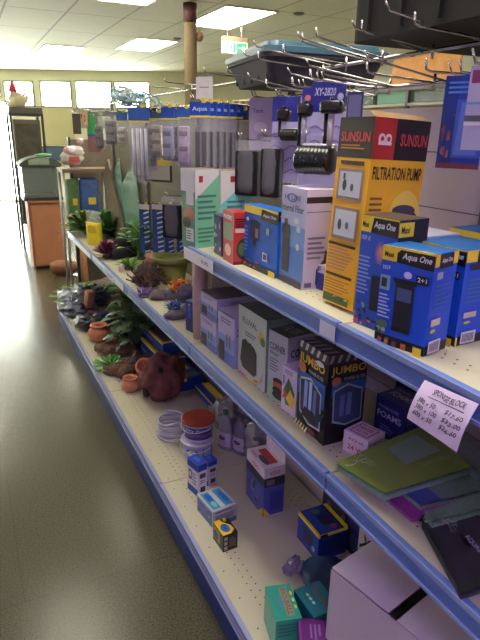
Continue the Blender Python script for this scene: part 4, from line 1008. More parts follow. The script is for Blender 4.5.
# two white tubs, one on the other
def tub(label, P, rad, h, lid, lb):
    r = empty('round_tub', P, -.5, label, 'tub', 'round tubs of pond product')
    m = MB(); wm = M((206,200,212), .35)
    m.lathe([(rad*.86,0),(rad*.88,.002),(rad*.94,h*.9),(rad*1.0,h*.9),(rad*1.0,h*.97),(rad*.95,h)], wm, 36)
    n = 22; a0, a1 = math.radians(206), math.radians(345)
    def fb(u, v, o=0):
        a = a0+(a1-a0)*u; z = h*(.16+.62*v); rr = rad*(.885+.055*(z/h)) + .0006 + o
        return Vector((math.cos(a)*rr, math.sin(a)*rr, z))
    for i in range(n): m.add([fb(i/n,0), fb((i+1)/n,0), fb((i+1)/n,1), fb(i/n,1)], [(0,1,2,3)], M(lb[0], .3, vary=.05), True)
    paint(m, fb, lb[1], k0=3)
    m.build('tub_body', r)
    m = MB(); m.lathe([(rad*1.04,h*.93),(rad*1.06,h*.93),(rad*1.06,h*1.02),(rad*1.0,h*1.045),(rad*.95,h*1.03),(.001,h*1.03)], M(lid,.4), 36); m.build('lid', r)
    m = MB(); m.tube([(math.cos(a)*rad*1.08, math.sin(a)*rad*1.08, h*.82-.02*math.sin((a-2.6)*1.0)) for a in [2.6+i*.16 for i in range(20)]], .0018, M((220,215,225),.4), 6); m.build('wire_handle', r)
    return r
pt = onC(196, 463) + Vector((.035, .055, 0))
navy = (34, 62, 140)
tub('lower white tub with a pale label, red lidded tub standing on it', pt+Vector((-.006,-.002,0)), .07, .088, (206,200,214), ((150,170,210), [('e',.35,.6,.18,.35,(60,50,60)),('e',.35,.55,.15,.28,(220,210,220)),('r',.65,0,1,1,(40,80,160))]))
tub('white and blue labelled tub with a red brown lid, upper of the two', pt+Vector((.0,.0,.094)), .07, .09, (146,52,40), (navy, [('t','Dry Proof',.12,.66,.85,.92,(210,215,235)),('r',.05,.20,.95,.55,(190,180,205)),('t','ADHESIVE',.12,.26,.88,.5,(170,80,110)),('r',0,0,1,.10,(90,120,190))]))

# bottles behind the tubs
def bottle(label, P, h, w, cap, body, yaw=0):
    r = empty('chemical_bottle', P, yaw, label, 'bottle', 'plastic bottles beside the tubs')
    m = MB(); n = 20; rings = []
    for (s, z) in [(.9,0),(1,.03),(1,.5),(.86,.66),(.62,.80),(.30,.90),(.26,.93)]:
        rings.append([(math.cos(t*2*PI/n)*w*.55*s, math.sin(t*2*PI/n)*w*s, z*h) for t in range(n)])
    vs = sum(rings, []); m.add(vs, [(i*n+k, i*n+(k+1)%n, (i+1)*n+(k+1)%n, (i+1)*n+k) for i in range(6) for k in range(n)] + [tuple(range(n))[::-1]], M(body,.2,vary=.1,alpha=.85), True)
    m.build('bottle_body', r)
    m = MB(); q = lambda u, v, o=0: Vector((-w*.57*math.sin(PI*(.12+.76*u))-.0012-o, w*math.cos(PI*(.12+.76*u)), h*(.12+.36*v)))
    for i in range(8): m.add([q(i/8,0),q((i+1)/8,0),q((i+1)/8,1),q(i/8,1)], [(0,1,2,3)], M((190,170,205),.4), True)
    paint(m, q, [('e',.5,.6,.2,.16,(100,60,120)),('lines',.2,.1,.8,.4,4,(90,80,120))], k0=3)
    m.build('bottle_label', r)
    m = MB(); m.lathe([(w*.30,.90*h),(w*.32,.92*h),(w*.32,.99*h),(w*.26,h),(.001,h)], M(cap,.35), 18); m.build('cap', r)
    return r
for (px, py, h, w, cap, body, lb) in [(224,452,.19,.042,(40,110,80),(150,150,166),'grey bottle with a green cap right beside the red lidded tub'), (239,457,.18,.040,(110,100,110),(140,132,160),'dull purple bottle between two green capped ones'),
        (255,464,.15,.040,(44,130,86),(150,140,176),'green capped bottle left of the white and red box'), (243,438,.20,.042,(90,86,92),(150,150,166),'grey bottle standing at the back near the yellow band'),
        (262,447,.19,.044,(120,116,124),(166,156,160),'pale bottle at the back behind the green capped pair'), (230,431,.19,.042,(130,130,130),(140,146,140),'greenish grey bottle at the back nearest the blue boxes')]:
    bottle(lb, onC(px,py)+Vector((.02,.03,0)), h, w, cap, body, .4)

bag('clear_bag', 'crumpled clear plastic bag behind the bottles, nearest the blue boxes', 'bag', Vector((.99, 2.12, zC+.002)), (.07,.10,.08), [(150,150,160),(190,188,200),(90,110,90),(110,100,130)], 21, .2, .25, .15, 8, 'crumpled clear bags behind the bottles')
bag('clear_bag', 'crumpled clear plastic bag behind the bottles, nearest the raised flap box', 'bag', Vector((1.01, 1.84, zC+.002)), (.06,.09,.09), [(140,138,152),(200,196,205),(110,60,90),(120,110,140)], 22, .2, .25, .15, 8, 'crumpled clear bags behind the bottles')
# boxes in the middle of the bottom deck
def bulb_box(N, L, top, d, lb):
    return pbox('treatment_box', lb, 'boxed treatment', N=N, L=L, d=d, z=zC, top=top, base=(222,214,226), group='blue topped white boxes',
       F=[('r',0,.78,1,1,(30,60,160)),('r',.12,.40,.42,.70,(60,56,64)),('e',.27,.56,.1,.1,(210,205,215)),('r',0,0,1,.22,(40,66,150)),('lines',.5,.3,.9,.7,4,(110,110,140))],
       S=[('r',0,.78,1,1,(34,64,165)),('r',.2,.55,.85,.70,(80,60,70)),('lines',.2,.38,.8,.5,2,(110,90,120)),('r',.25,.1,.8,.28,(50,40,50))],
       T=[('r',0,0,1,1,(30,66,175)),('lines',.2,.3,.8,.8,3,(110,140,215))])
bulb_box((198,497), (188,488), (196.5,466), .042, 'left blue topped white box in front of the tubs')
q = onC(198,497)
pbox('treatment_box', 'right blue topped white box in front of the tubs', 'boxed treatment', Nw=(q.x+.062,q.y+.045,zC), w=.045, d=.042, h=.112, yaw=.18, base=(196,190,204), group='blue topped white boxes',
       F=[('r',0,.78,1,1,(30,60,160)),('r',0,0,1,.2,(40,66,150))], S=[('r',0,.80,1,1,(34,64,165)),('r',.2,.55,.85,.70,(80,60,70)),('lines',.2,.38,.8,.5,2,(110,90,120)),('r',.25,.1,.8,.28,(50,40,50))], T=[('r',0,0,1,1,(30,66,175)),('lines',.2,.3,.8,.8,3,(110,140,215))])
pbox('lamp_box', 'white box with blue water picture between blue topped boxes and yellow box', 'box', N=(213,529), L=(197,510), d=.098, z=zC, top=(211,512.5), h=None, base=(186,186,198),
     F=[('r',.05,.05,.95,.9,(86,110,160)),('scat',.05,.05,.9,.85,10,[(120,150,190),(60,80,130),(150,170,200)],4)], S=[('r',.0,.0,1,.3,(90,100,150)),('lines',.1,.8,.9,.95,1,(100,80,100)),('r',.1,.35,.9,.7,(140,140,160))],
     T=[('r',.08,.08,.92,.92,(70,140,176)),('r',.08,.40,.92,.58,(190,196,206)),('e',.35,.26,.2,.12,(30,90,180)),('e',.5,.78,.3,.1,(40,110,190)),('e',.7,.25,.14,.1,(120,200,200))])
yb = pbox('pump_box', 'small yellow and black pump box with a blue oval on its top', 'boxed pump', N=(223,552.5), L=(213,538), d=.055, z=zC, top=(222.7,536), base=(28,24,26),
     F=[('r',.05,.2,.7,.9,(170,140,60)),('e',.35,.5,.25,.25,(40,70,140))], S=[('r',.08,.08,.30,.3,(170,164,150)),('r',.08,.38,.30,.58,(170,164,150)),('r',.08,.66,.30,.86,(170,164,150)),('lines',.4,.2,.9,.8,5,(120,116,110))],
     T=[('p',[(.0,.0),(1,.0),(1,.55),(.8,.9),(.5,.85),(.2,.5),(0,.45)],(226,186,40)),('e',.6,.42,.27,.28,(30,70,170)),('e',.6,.42,.2,.2,(50,110,200)),('t','PUMP',.45,.34,.76,.5,(20,40,110)),('t','Mini',.02,.6,.24,.85,(220,190,60))])
wr = pbox('pump_box', 'blue and white box with red printed top and raised white flap', 'boxed pump', N=(263,517), L=(246,494), d=.085, z=zC, top=(268.5,470), base=(74,80,165),
     F=[('r',0,.80,1,1,(220,208,224)),('t','VISIO',.3,.84,.7,.93,(210,70,80)),('r',0,.62,1,.80,(46,44,70)),('p',[(.35,.1),(.6,.55),(.85,.5),(.6,.05)],(90,100,170)),('e',.4,.4,.1,.12,(130,140,200)),('scat',0,.1,1,.7,10,[(60,66,150),(90,100,180),(40,44,110)],3),('p',[(.7,0),(1,0),(1,.2)],(220,200,60))],
     S=[('r',0,.80,1,1,(224,212,228)),('t','VISIO',.25,.84,.75,.93,(210,70,80)),('r',0,.62,1,.80,(50,48,54)),('r',.1,.65,.5,.76,(120,110,120)),('p',[(0,0),(.35,0),(0,.2)],(220,200,60)),('r',.3,.1,.9,.5,(54,60,144))],
     T=[('r',0,0,1,1,(222,210,226)),('r',.15,.4,.85,.8,(200,60,56)),('e',.62,.3,.25,.15,(80,80,110)),('t','VISIO',.1,.06,.45,.2,(210,80,90))])
dd = DIM[wr.name]; mb = MB(); mb.box((-.002,-dd['_w']/2,0),(0,dd['_w']/2,.045), M((224,208,226),.5)); mb.build('raised_flap', wr, loc=(dd['_d']/2,0,dd['_h']))
pbox('filter_box', 'blue boxed filter with yellow edges lying in front of the dark boxes', 'boxed filter', N=(317,562), L=(297,537), d=.115, z=zC, top=(321,536), base=(24,56,160),
     F=[('r',0,.88,1,1,YEL),('r',.3,.25,.75,.75,(40,44,80)),('e',.8,.3,.08,.1,(170,190,220)),('scat',0,.0,1,.3,10,[(30,50,60),(60,100,60),(120,90,50)],2)], S=[('r',0,.88,1,1,YEL),('r',.1,.15,.9,.75,(26,44,110)),('r',.05,.88,.3,.98,BLK)],
     T=[('r',0,0,1,1,(24,60,160)),('r',.0,.0,1,.09,BLK),('r',0,0,1,.05,YEL),('r',0,.86,1,1,YEL),('r',0,.80,1,.86,BLK),('r',.35,.35,.75,.7,(40,40,60)),('e',.2,.45,.1,.15,(60,110,90)),('e',.85,.6,.08,.12,(160,60,80))])
qq = onC(317,562)
pbox('pump_box', 'dark grey picture box standing behind the blue yellow edged box', 'boxed pump', Nw=(1.022,1.235,zC), w=.13, d=.05, h=.22, yaw=.05, base=(54,50,70),
     F=[('scat',0,.1,1,.9,18,[(90,84,110),(40,38,50),(120,110,110),(70,60,90)],5)], S=[('r',.1,.1,.9,.9,(60,56,100))], T=[('r',0,0,1,1,(60,70,120))])
pbox('pump_box', 'dark blue boxed pump right of the blue yellow edged box', 'boxed pump', Nw=(1.02,1.135,zC), w=.09, d=.05, h=.21, yaw=.0, base=(30,34,80), F=[('r',.1,.5,.9,.9,(44,48,110)),('lines',.1,.1,.9,.4,4,(90,90,140))], S=[('lines',.1,.6,.9,.8,2,(120,120,170))], T=[('r',0,0,1,1,(40,44,90)),('t','III',.3,.3,.7,.7,(150,150,190))])
vn = []
rnd = random.Random(11)
for k in range(16):
    u, v = rnd.uniform(.1,.9), rnd.uniform(.05,.9); vn.append(('p',[(u,v),(u+.18,v+.05),(u+.3,v+.13),(u+.2,v+.1),(u+.05,v+.06)] if k % 2 else [(u,v),(u-.15,v+.06),(u-.22,v+.16),(u-.12,v+.09)],(30,24,34)))
vn = [('p',[(max(.02,min(.98,a)),min(.98,b)) for a, b in it[1]],it[2]) for it in vn]
pbox('ornament_box', 'white box with black twig pattern beside the white carton', 'box', Nw=(.985,1.03,zC), w=.09, d=.085, h=.25, yaw=.0, base=(206,196,214), F=vn, S=vn+[('r',.55,0,1,1,(60,90,160))], T=[('r',0,0,1,1,(90,110,170))])
# bio media boxes
TEALB = (44, 150, 128)
bt = [('p',[(.1,.12),(.9,.12),(.9,.88),(.1,.88)],TEALB),('r',.10,.48,.92,.80,(120,150,120)),('tr','BIO-BALL',.13,.53,.76,-.0,.0,.22,(170,60,70)),('e',.3,.90,.06,.05,YEL),('e',.5,.90,.06,.05,(190,220,200)),('e',.7,.90,.06,.05,(200,220,90)),('lines',.3,.22,.8,.5,3,(90,130,170))]
def bio(label, N, L, top, d, h, base, T, F=(), **k):
    n = at(*N, z=zC+h); l = at(*L, z=zC+h)
    return pbox('media_box', label, 'boxed filter media', Nw=(n.x,n.y,zC+.001), w=(l-n).length, d=d, h=h, yaw=math.atan2(-(l-n).x,(l-n).y), base=base, T=T, F=F, S=[('lines',.1,.5,.9,.9,4,(30,110,100))], group='small filter media boxes', **k)
bio('bright green filter media box with red lettering, nearest the deck holes', (276,622), (265,587), None, .072, .12, TEALB, bt)
bio('darker teal filter media box turned beside the green one', (314,618), (294,590), None, .085, .115, (30,110,122), bt and [('tr','BIO-BALL',.13,.55,.76,.0,.0,.2,(140,80,90)),('e',.3,.3,.06,.05,(200,200,90)),('e',.45,.3,.06,.05,(190,220,200)),('e',.6,.3,.06,.05,(190,220,200))])
p1 = at(296,640,z=zC+.11)
pbox('media_box', 'purple media box at the bottom edge before the teal boxes', 'boxed filter media', Nw=(p1.x+.0,p1.y-.02,zC+.001), w=.085, d=.085, h=.11, yaw=-.5, base=(104,36,116), F=[('lines',.1,.3,.9,.7,3,(150,90,160))], T=[('lines',.2,.3,.8,.7,3,(150,110,170)),('p',[(.0,.0),(1,.0),(1,.06),(0,.06)],(140,70,150))], group='small filter media boxes')
bag('media_bag', 'dark blue plastic bag with silvery neck behind the teal boxes', 'bag', onC(318,592)+Vector((.06,.02,0)), (.085,.10,.022), [(44,66,96),(50,80,140),(90,96,130)], 9, .3, .14, .3, 2)
bag('media_bag', 'small bag of shiny silver media behind the green box', 'bag', onC(290,585)+Vector((.04,.05,0)), (.035,.025,.024), [(150,140,160),(210,205,225),(90,84,110)], 10, .3, .5, .1, 8)

# big white carton
cz = .33
n0 = at(331, 570, z=zC+cz); 
cN = at(383, 612, z=zC+cz)
dv = (cN-n0); dv.z = 0
r = empty('white_carton', (0,0,0), 0, 'large white cardboard carton with folded top flaps at the bottom right', 'carton')
wcm = M((196,184,192), .7, vary=.03, scale=6)
yawc = math.atan2(-(n0-cN).x, (n0-cN).y)
r.rotation_euler = (0,0,yawc)
W_, D_ = .36, .34
r.location = Vector((n0.x, n0.y, zC)) + Matrix.Rotation(yawc,3,'Z') @ Vector((D_/2, -W_/2, 0)); r.location.z = zC+.001
if r.location.x + D_/2 > XB: pass
m = MB(); t = .004
for lo, hi in [((-D_/2,-W_/2,0),(-D_/2+t,W_/2,cz)), ((D_/2-t,-W_/2,0),(D_/2,W_/2,cz)), ((-D_/2,-W_/2,0),(D_/2,-W_/2+t,cz)), ((-D_/2,W_/2-t,0),(D_/2,W_/2,cz)), ((-D_/2,-W_/2,0),(D_/2,W_/2,t))]: m.box(lo, hi, wcm)
m.build('carton_body', r)
for k, (a, b, tl) in enumerate([(W_/2, .008, .0), (-.012, -W_/2, -.0)]):
    m = MB(); m.rbox((-D_/2+.001, b, 0), (D_/2-.001, a-.002, .004), M((202,192,196),.7,vary=.03,scale=6), r=.0015); m.build('top_flap', r, loc=(0,0,cz+.001+ (.004 if k == 0 else -.0)))

# ------------------------------------------------------------------ ornaments on the middle shelf
plant('leafy_plant', 'green plastic plant with orange tips at the far end of the middle shelf', onB(80,236)+Vector((.07,.05,0)), 'fern', .24, .22, 70, [(96,156,76),(124,172,80),(170,120,70),(50,100,50)], 11)
plant('leafy_plant', 'light green plant behind the yellow bag', onB(104,240)+Vector((.08,.12,0)), 'fern', .26, .22, 56, [(104,164,90),(80,136,72)], 12)
r = empty('yellow_bag', onB(96,246)+Vector((.0,.03,0)), .5, 'clear topped bright yellow bag standing near the shelf end', 'bag')
m = MB(); m.rbox((-.02,-.065,0),(.02,.065,.16), M((226,206,40),.3,vary=.1), r=.01); m.box((-.021,-.04,.09),(-.0205,.04,.14), M((200,170,30),.4)); m.build('bag_body', r)
m = MB(); m.rbox((-.012,-.065,.16),(.012,.065,.24), CLEAR((230,225,215),.3), r=.006); m.build('clear_top', r)
plant('red_plant', 'reddish purple feathery plant right of the yellow bag', onB(107,258), 'fern', .15, .09, 26, [(140,60,96),(120,50,84),(170,96,120)], 13)
def roll(label, px, py, L, rad, yaw, z=0, c=(36,34,38)):
    m = MB(); T = Matrix.Translation((0,0,rad)) @ Matrix.Rotation(PI/2,4,'Y')
    m.lathe([(rad*.45,-L/2),(rad,-L/2),(rad,L/2),(rad*.45,L/2),(rad*.45,-L/2)], M(c,.9,bump=.5,scale=120,vary=.2), 24, T)
    o = m.build('sponge_roll', loc=onB(px,py)+Vector((0,0,z)), rz=yaw); return tag(o, label, 'sponge', 'black sponge rolls')
roll('front black sponge roll beside the red plant', 124,258,.16,.036,.15)
roll('black sponge roll lying behind the front one', 121,252,.17,.036,.15).location += Vector((.02,.12,0))
r = empty('wooden_spoon_ornament', onB(131,256)+Vector((.04,.1,0)), .5, 'brown oval spoon shaped ornament standing behind the sponge rolls', 'ornament')
m = MB(); m.tube([(0,0,0),(0,-.01,.06),(0,-.02,.10)], .007, M((96,70,56),.6), 8); m.build('handle', r); m = MB(); m.blob((0,-.03,.145),(.012,.034,.055), M((110,84,68),.6), 3, .05, 1, 1); m.build('bowl', r)
plant('leafy_plant', 'bright lime plant in the middle of the middle shelf', onB(126,271)+Vector((.03,.03,0)), 'fern', .08, .11, 30, [(120,170,60),(84,140,50)], 14)
plant('leafy_plant', 'dark green plant between sponge roll and brown bush', onB(136,262)+Vector((.05,.06,0)), 'broad', .22, .1, 44, G, 15)
mb = MB(); mb.blob((0,0,.02),(.015,.015,.024), M((214,170,190),.5), 2, .1, 2, 1); tag(mb.build('pink_ornament', loc=onB(121,272)), 'tiny pink white ornament at the front of the shelf', 'ornament')
# brown bush with purple leaves
r = plant('moss_bush', 'dark brown bushy ornament with purple leaves in front of the olive pot', onB(148,287)+Vector((.0,.0,0)), 'coral', .12, .1, 90, [(84,56,50),(64,42,42),(104,70,60)], 16)
m = MB(); m.blob((0,0,.06),(.06,.06,.07), M((74,52,48),.9,vary=.5,scale=60,bump=.8), 4, .35, 4, 6, flat=.8); m.build('bush_core', r)
plant('purple_plant', 'vivid violet leaves spreading at the front of the brown bush', onB(144,297), 'grass', .07, .8, 40, [(96,50,150),(70,36,120),(130,80,180)], 17)
mb = MB(); mb.blob((0,0,.035),(.04,.04,.05), M((176,100,90),.7,vary=.2), 3, .3, 2, 2, flat=.7); tag(mb.build('pink_rock', loc=onB(152,268)+Vector((.02,.05,.0))), 'salmon pink ornament peeking out behind the brown bush', 'ornament')
# olive pot
r = empty('olive_pot', onB(172,285)+Vector((.02,.04,0)), 0, 'olive green plant pot with wide dark rim on the middle shelf', 'pot')
r.scale = (1.25,)*3
m = MB(); m.lathe([(.045,0),(.05,.005),(.066,.10),(.001,.10)], M((120,124,44),.4), 28); m.build('pot_body', r)
m = MB(); m.lathe([(.066,.088),(.088,.098),(.092,.118),(.086,.12),(.066,.105),(.001,.104)], M((104,108,48),.4), 28); m.build('rim', r)
for k, (px, py, sx, sy, sz, c, lb) in enumerate([(160,299,.05,.035,.028,(96,84,88),'grey brown stone in front of the olive pot'),(170,299,.04,.03,.03,(92,86,96),'bluish grey stone between olive pot and orange coral'),
       (176,318,.05,.035,.022,(90,84,96),'flat stone base under the blue coral, nearest the rail'),(189,312,.035,.03,.026,(112,104,116),'grey stone beside the slim dark blue box'),(150,294,.03,.03,.02,(80,64,70),'small dark stone under the purple leaves')]):
    m = MB(); m.blob((0,0,sz*.7),(sx,sy,sz), M(c,.8,vary=.25,scale=40,bump=.4), 3, .3, 1.8, k, flat=.7)
    tag(m.build('stone', loc=onB(px,py)), lb, 'stone', 'stones on the middle shelf')
plant('coral_ornament', 'bright orange branching coral ornament by the end bracket', onB(184,300)+Vector((.01,.03,.02)), 'coral', .085, .1, 60, [(214,120,40),(230,150,60),(180,84,40)], 18, 'coral ornaments')
plant('coral_ornament', 'blue coral ornament in front of the orange one', onB(176,316)+Vector((.0,.02,.025)), 'grass', .07, .6, 60, [(40,90,160),(60,120,180),(80,60,140)], 19, 'coral ornaments')
mb = MB(); mb.blob((0,0,.05),(.05,.045,.05), M((66,56,90),.8,vary=.3,scale=40,bump=.4), 3, .35, 2, 8, flat=.8); tag(mb.build('ornament_rock', loc=onB(190,306)+Vector((.0,.03,0))), 'dark violet rock below the orange coral', 'rock')

# leaning plank and glass sheets in the far bay
def sheet(name, label, cat, a, b, w, th, mat, group=None, rx=.12):
    A, B = a, b; d = (A-B); L = d.length
    z = d.normalized(); y = Vector((0,1,0)); y = (y - z*y.dot(z)).normalized(); x = y.cross(z)
    m = MB(); m.box((-th/2,-w/2,0),(th/2,w/2,L), mat)
    o = m.build(name, loc=B); o.rotation_euler = Matrix((x,y,z)).transposed().to_euler()
    return tag(o, label, cat, group)
base_p = at(127,246,x=1.0); base_p.z = zB+.012; base_p.x = .96
top_p = at(106,168,x=1.06)
sheet('wooden_plank', 'brown weathered plank leaning in the far bay of the shelving', 'plank', top_p, base_p, .17, .02, M((100,84,70),.75,vary=.15,scale=9,bump=.2))
for k, (l, rr, lb) in enumerate([(126,146,'greenish glass sheet leaning right of the brown plank'), (112,128,'greenish glass sheet leaning behind the brown plank')]):
    bp = at(l+12,243,x=1.02); bp.z = zB+.012; bp.x = 1.0-.0*k; tp = at(l+2,172,x=1.07)
    sheet('glass_sheet', lb, 'glass sheet', tp, bp, .32, .008, M((130,176,164),.12,alpha=.55,vary=.05), 'leaning glass sheets')
# ------------------------------------------------------------------ things beyond the far end of the shelving
# orange cabinet with a bow topped aquarium
cb = at(35,270,z=0); x1 = .915
cw, cd = x1-cb.x, .36
orange = M((164,108,76), .5, vary=.1, scale=6)
r = empty('aquarium_cabinet', ((cb.x+x1)/2, cb.y+cd/2, 0), 0, 'orange wood cabinet carrying a small aquarium beyond the shelving', 'cabinet')
m = MB(); m.box((-cw/2,-cd/2+.02,.03),(cw/2,cd/2,.74), orange); m.box((-cw/2+.02,-cd/2+.04,0),(cw/2-.02,cd/2-.02,.03), M((60,40,30),.7)); m.build('cabinet_body', r)
m = MB(); m.box((-cw/2+.025,-cd/2,.05),(cw/2-.004,-cd/2+.018,.725), M((174,116,82),.45,vary=.06,scale=5)); dr = m.build('door', r)
m = MB(); m.blob((cw/2-.05,-cd/2-.012,.42),(.012,.012,.012), chrome, 2, 0, 1, 0); m.build('knob', dr)
m = MB(); m.box((-cw/2-.012,-cd/2-.015,.74),(cw/2+.012,cd/2+.015,.762), orange); m.build('cabinet_top', r)
cc = Vector((r.location.x, r.location.y, .763))
r = empty('aquarium', cc, 0, 'small glass aquarium with dark curved hood on the orange cabinet', 'aquarium')
aw, ad, ah = cw+.07, cd, .36
blk = M((44,46,48), .4)
m = MB(); m.box((-aw/2,-ad/2,0),(aw/2,ad/2,.035), blk); m.build('base_frame', r)
m = MB()
gm = M((170,184,176), .08, alpha=.16, vary=0)
m.box((-aw/2+.004,-ad/2+.004,.035),(aw/2-.004,-ad/2+.009,ah), gm); m.box((-aw/2+.004,ad/2-.009,.035),(aw/2-.004,ad/2-.004,ah), M((120,126,118),.5)); m.box((-aw/2+.004,-ad/2+.01,.035),(-aw/2+.009,ad/2-.01,ah), gm); m.box((aw/2-.06,-ad/2+.01,.035),(aw/2-.006,ad/2-.01,ah), M((50,50,54),.4)); m.build('glass_tank', r)
m = MB(); m.box((-aw/2+.02,-ad/2+.02,.036),(aw/2-.07,ad/2-.02,.06), M((60,56,52),.9,vary=.3,scale=80)); m.build('gravel', r)
m = MB(); n = 14; f1 = []; 
for i in range(n+1):
    x = -aw/2-.01+(aw+.02)*i/n; z = ah+.025+.075*math.sin(PI*i/n)**.7; f1.append((x,z))
vs = [(x,-ad/2-.01,z) for x, z in f1]+[(x,ad/2+.01,z) for x, z in f1]+[(x,-ad/2-.01,ah) for x, z in f1]+[(x,ad/2+.01,ah) for x, z in f1]; N1 = n+1
fs = []
for i in range(n): fs += [(i,i+1,N1+i+1,N1+i),(2*N1+i,2*N1+i+1,i+1,i),(N1+i,N1+i+1,3*N1+i+1,3*N1+i),(3*N1+i,3*N1+i+1,2*N1+i+1,2*N1+i)]
fs += [(0,N1,3*N1,2*N1),(n,N1+n,3*N1+n,2*N1+n)]
m.add(vs, fs, M((58,60,56),.6), False); m.add([(x,-ad/2-.012,z-.012) for x, z in f1[3:11]]+[(x,-ad/2-.012,ah+.02) for x, z in f1[3:11][::-1]], [tuple(range(16))], M((126,140,116),.3)); m.build('hood', r)
mb = MB(); mb.blob((0,0,.01),(.09,.05,.02), M((70,150,110),.5), 3, .2, 2, 3, flat=.5); tag(mb.build('green_net', loc=(cc.x+.06, cc.y, cc.z+ah+.10)), 'flat green thing lying on the aquarium hood', 'net')
# dark clay log on the floor
mb = MB(); T = Matrix.Translation((0,0,.085)) @ Matrix.Rotation(PI/2,4,'Y')
mb.lathe([(.001,-.17),(.05,-.165),(.08,-.1),(.085,0),(.07,.08),(.05,.13),(.045,.17),(.001,.17)], M((130,84,58),.7,vary=.2,scale=12,bump=.2), 22, T)
p = at(63,272,z=0); tag(mb.build('clay_log', loc=(p.x+.02,p.y-.15,0), rz=-.2), 'brown clay log ornament on the floor beside the cabinet', 'ornament')
# black display rack with cages
rk = (0.62, 1.06, 7.9, 8.4)
r = empty('display_rack', (.80, (rk[2]+rk[3])/2, 0), 0, 'tall black wheeled display rack behind the aquarium', 'rack')
m = MB(); w_, d_ = .19, .25; bk = M((48,50,46), .5)
for sx in (-1,1):
    for sy in (-1,1): m.box((sx*w_-.015,sy*d_-.015,.06),(sx*w_+.015,sy*d_+.015,1.70), bk)
for z in (.3,.75,1.0,1.66): m.box((-w_,-d_,z),(w_,d_,z+.03), bk)
m.build('rack_frame', r)
for sx in (-1,1):
    for sy in (-1,1):
        m = MB(); m.lathe([(.001,-.012),(.035,-.012),(.035,.012),(.001,.012)], hole, 16, Matrix.Translation((sx*w_,sy*d_,.035)) @ Matrix.Rotation(PI/2,4,'Y')); m.build('wheel', r)
m = MB(); m.box((-w_-.01,-d_-.02,1.69),(w_+.01,d_,1.76), M((84,84,72),.5)); m.build('rack_top', r)
for k, (z, h, c, lb) in enumerate([(1.035,.58,(96,90,74),'grey beige glass fronted case in the upper part of the black rack'), (.785,.2,(60,66,70),'dark case on the middle shelf of the black rack'), (.335,.38,(60,62,58),'dark grey case on the lowest shelf of the black rack')]):
    m = MB(); x, y = r.location.x, r.location.y; m.rbox((-.165,-.2,0),(.165,.2,h), M(c,.5,vary=.1), r=.01)
    m.box((-.14,-.204,.04),(.14,-.2,h-.05), M(tuple(int(v*.8) for v in c),.3,vary=.3,scale=12)); m.box((-.12,-.206,.05),(-.07,-.204,.10), M((120,170,60),.5))
    tag(m.build('display_case', loc=(x,y,z+.002)), lb, 'case', 'cases in the black rack')
# santa figure
r = empty('santa_figure', (.73, 8.0, 1.762), 0, 'cream and white festive figure with a red cap on the black rack', 'figure')
m = MB(); m.blob((0,0,.08),(.11,.09,.09), M((216,204,170),.8,vary=.1), 3, .25, 2.5, 1, flat=.85); m.blob((-.05,-.03,.15),(.05,.045,.05), M((225,216,190),.8), 2, .15, 2, 2); m.build('body', r)
m = MB(); m.lathe([(.05,.19),(.052,.21),(.035,.26),(.012,.31),(.001,.32)], M((190,40,70),.6), 14, Matrix.Translation((-.05,-.03,-.01))); m.build('red_cap', r)
m = MB(); m.tube([(.02,0,.1),(.09,-.02,.16),(.13,-.02,.10)], .016, M((216,206,180),.8), 8); m.build('arm', r)
# beige board and blue board on the far wall
def wall_item(name, label, cat, l, r_, t, b_, col, th=.03, rough=.6):
    s0, z0 = ws(l, b_); s1, z1 = ws(r_, t); m = MB(); m.box((s0,-th,z0),(s1,-.002,z1), M(col,rough,vary=.04,scale=3))
    m.box((s0,-th-.006,z1-.02),(s1,-th,z1), M(tuple(int(v*.7) for v in col),.5))
    return tag(m.build(name, loc=(WA.x,WA.y,0), rz=YAW_W), label, cat)
wall_item('beige_board', 'beige notice board under the middle window of the far wall', 'board', 38,73,107,145, (176,168,128))
wall_item('blue_board', 'dark blue panel below the beige board', 'board', 40,66,146.5,160, (52,74,96), .2)
wall_item('grey_board', 'grey green poster under the window left of the hanging packs', 'board', 75,114,109,128, (150,160,140))
# end display with plush and treats
ex, ey = .95, 5.05
r = empty('display_table', (ex, ey, 0), 0, 'brown topped wire legged display table at the end of the shelving', 'table')
tz = at(80,168,y=ey).z
p0 = at(62,170,y=ey-.15).x; p1 = at(100,170,y=ey-.15).x
m = MB(); m.box((p0-ex,-.15,tz-.03),(p1-ex+.1,.15,tz), M((120,98,84),.6,vary=.1)); m.build('table_top', r)
m = MB(); m.box((p0-ex+.02,-.13,.62),(p1-ex+.08,.13,.64), M((140,104,80),.6)); m.build('lower_board', r)
for x in (p0-ex+.01, p1-ex+.08):
    for y in (-.13,.13):
        m = MB(); m.tube([(x,y,0),(x,y,tz-.03)], .011, M((190,190,196),.3,.5), 8); m.build('leg', r)
def on_t(px, py, y=ey): return at(px, py, y=y)
r = empty('plush_toy', (at(72,160,y=ey).x, ey, tz+.001), 0, 'white and pink fluffy plush animal on the display table', 'plush toy')
m = MB(); m.blob((0,0,.08),(.09,.08,.065), M((205,206,188),.9,vary=.08), 3, .25, 2.5, 1, flat=.85); m.build('body', r)
m = MB(); m.blob((.02,-.03,.14),(.075,.06,.045), M((224,214,214),.9), 3, .35, 4, 2); m.blob((-.045,-.05,.15),(.03,.02,.03), M((214,170,176),.9), 2, .1, 2, 2); m.blob((.07,-.05,.22),(.03,.02,.03), M((216,180,184),.9), 2, .1, 2, 2); m.build('head', r)
m = MB()
m.add([(-.05,-.112,.05),(.05,-.112,.05),(.04,-.115,.1),(-.04,-.115,.1)],[(0,1,2,3)], M((190,90,100),.8)); m.build('bow', r)
def tri_pack(name, label, l, r_, t, b_, x, col, top):
    return hpack(name, label, 'hanging pack', l, r_, t, b_, x, .9, None, body=col, kind='card', deco=top)
P = at(87,112,y=4.75); 
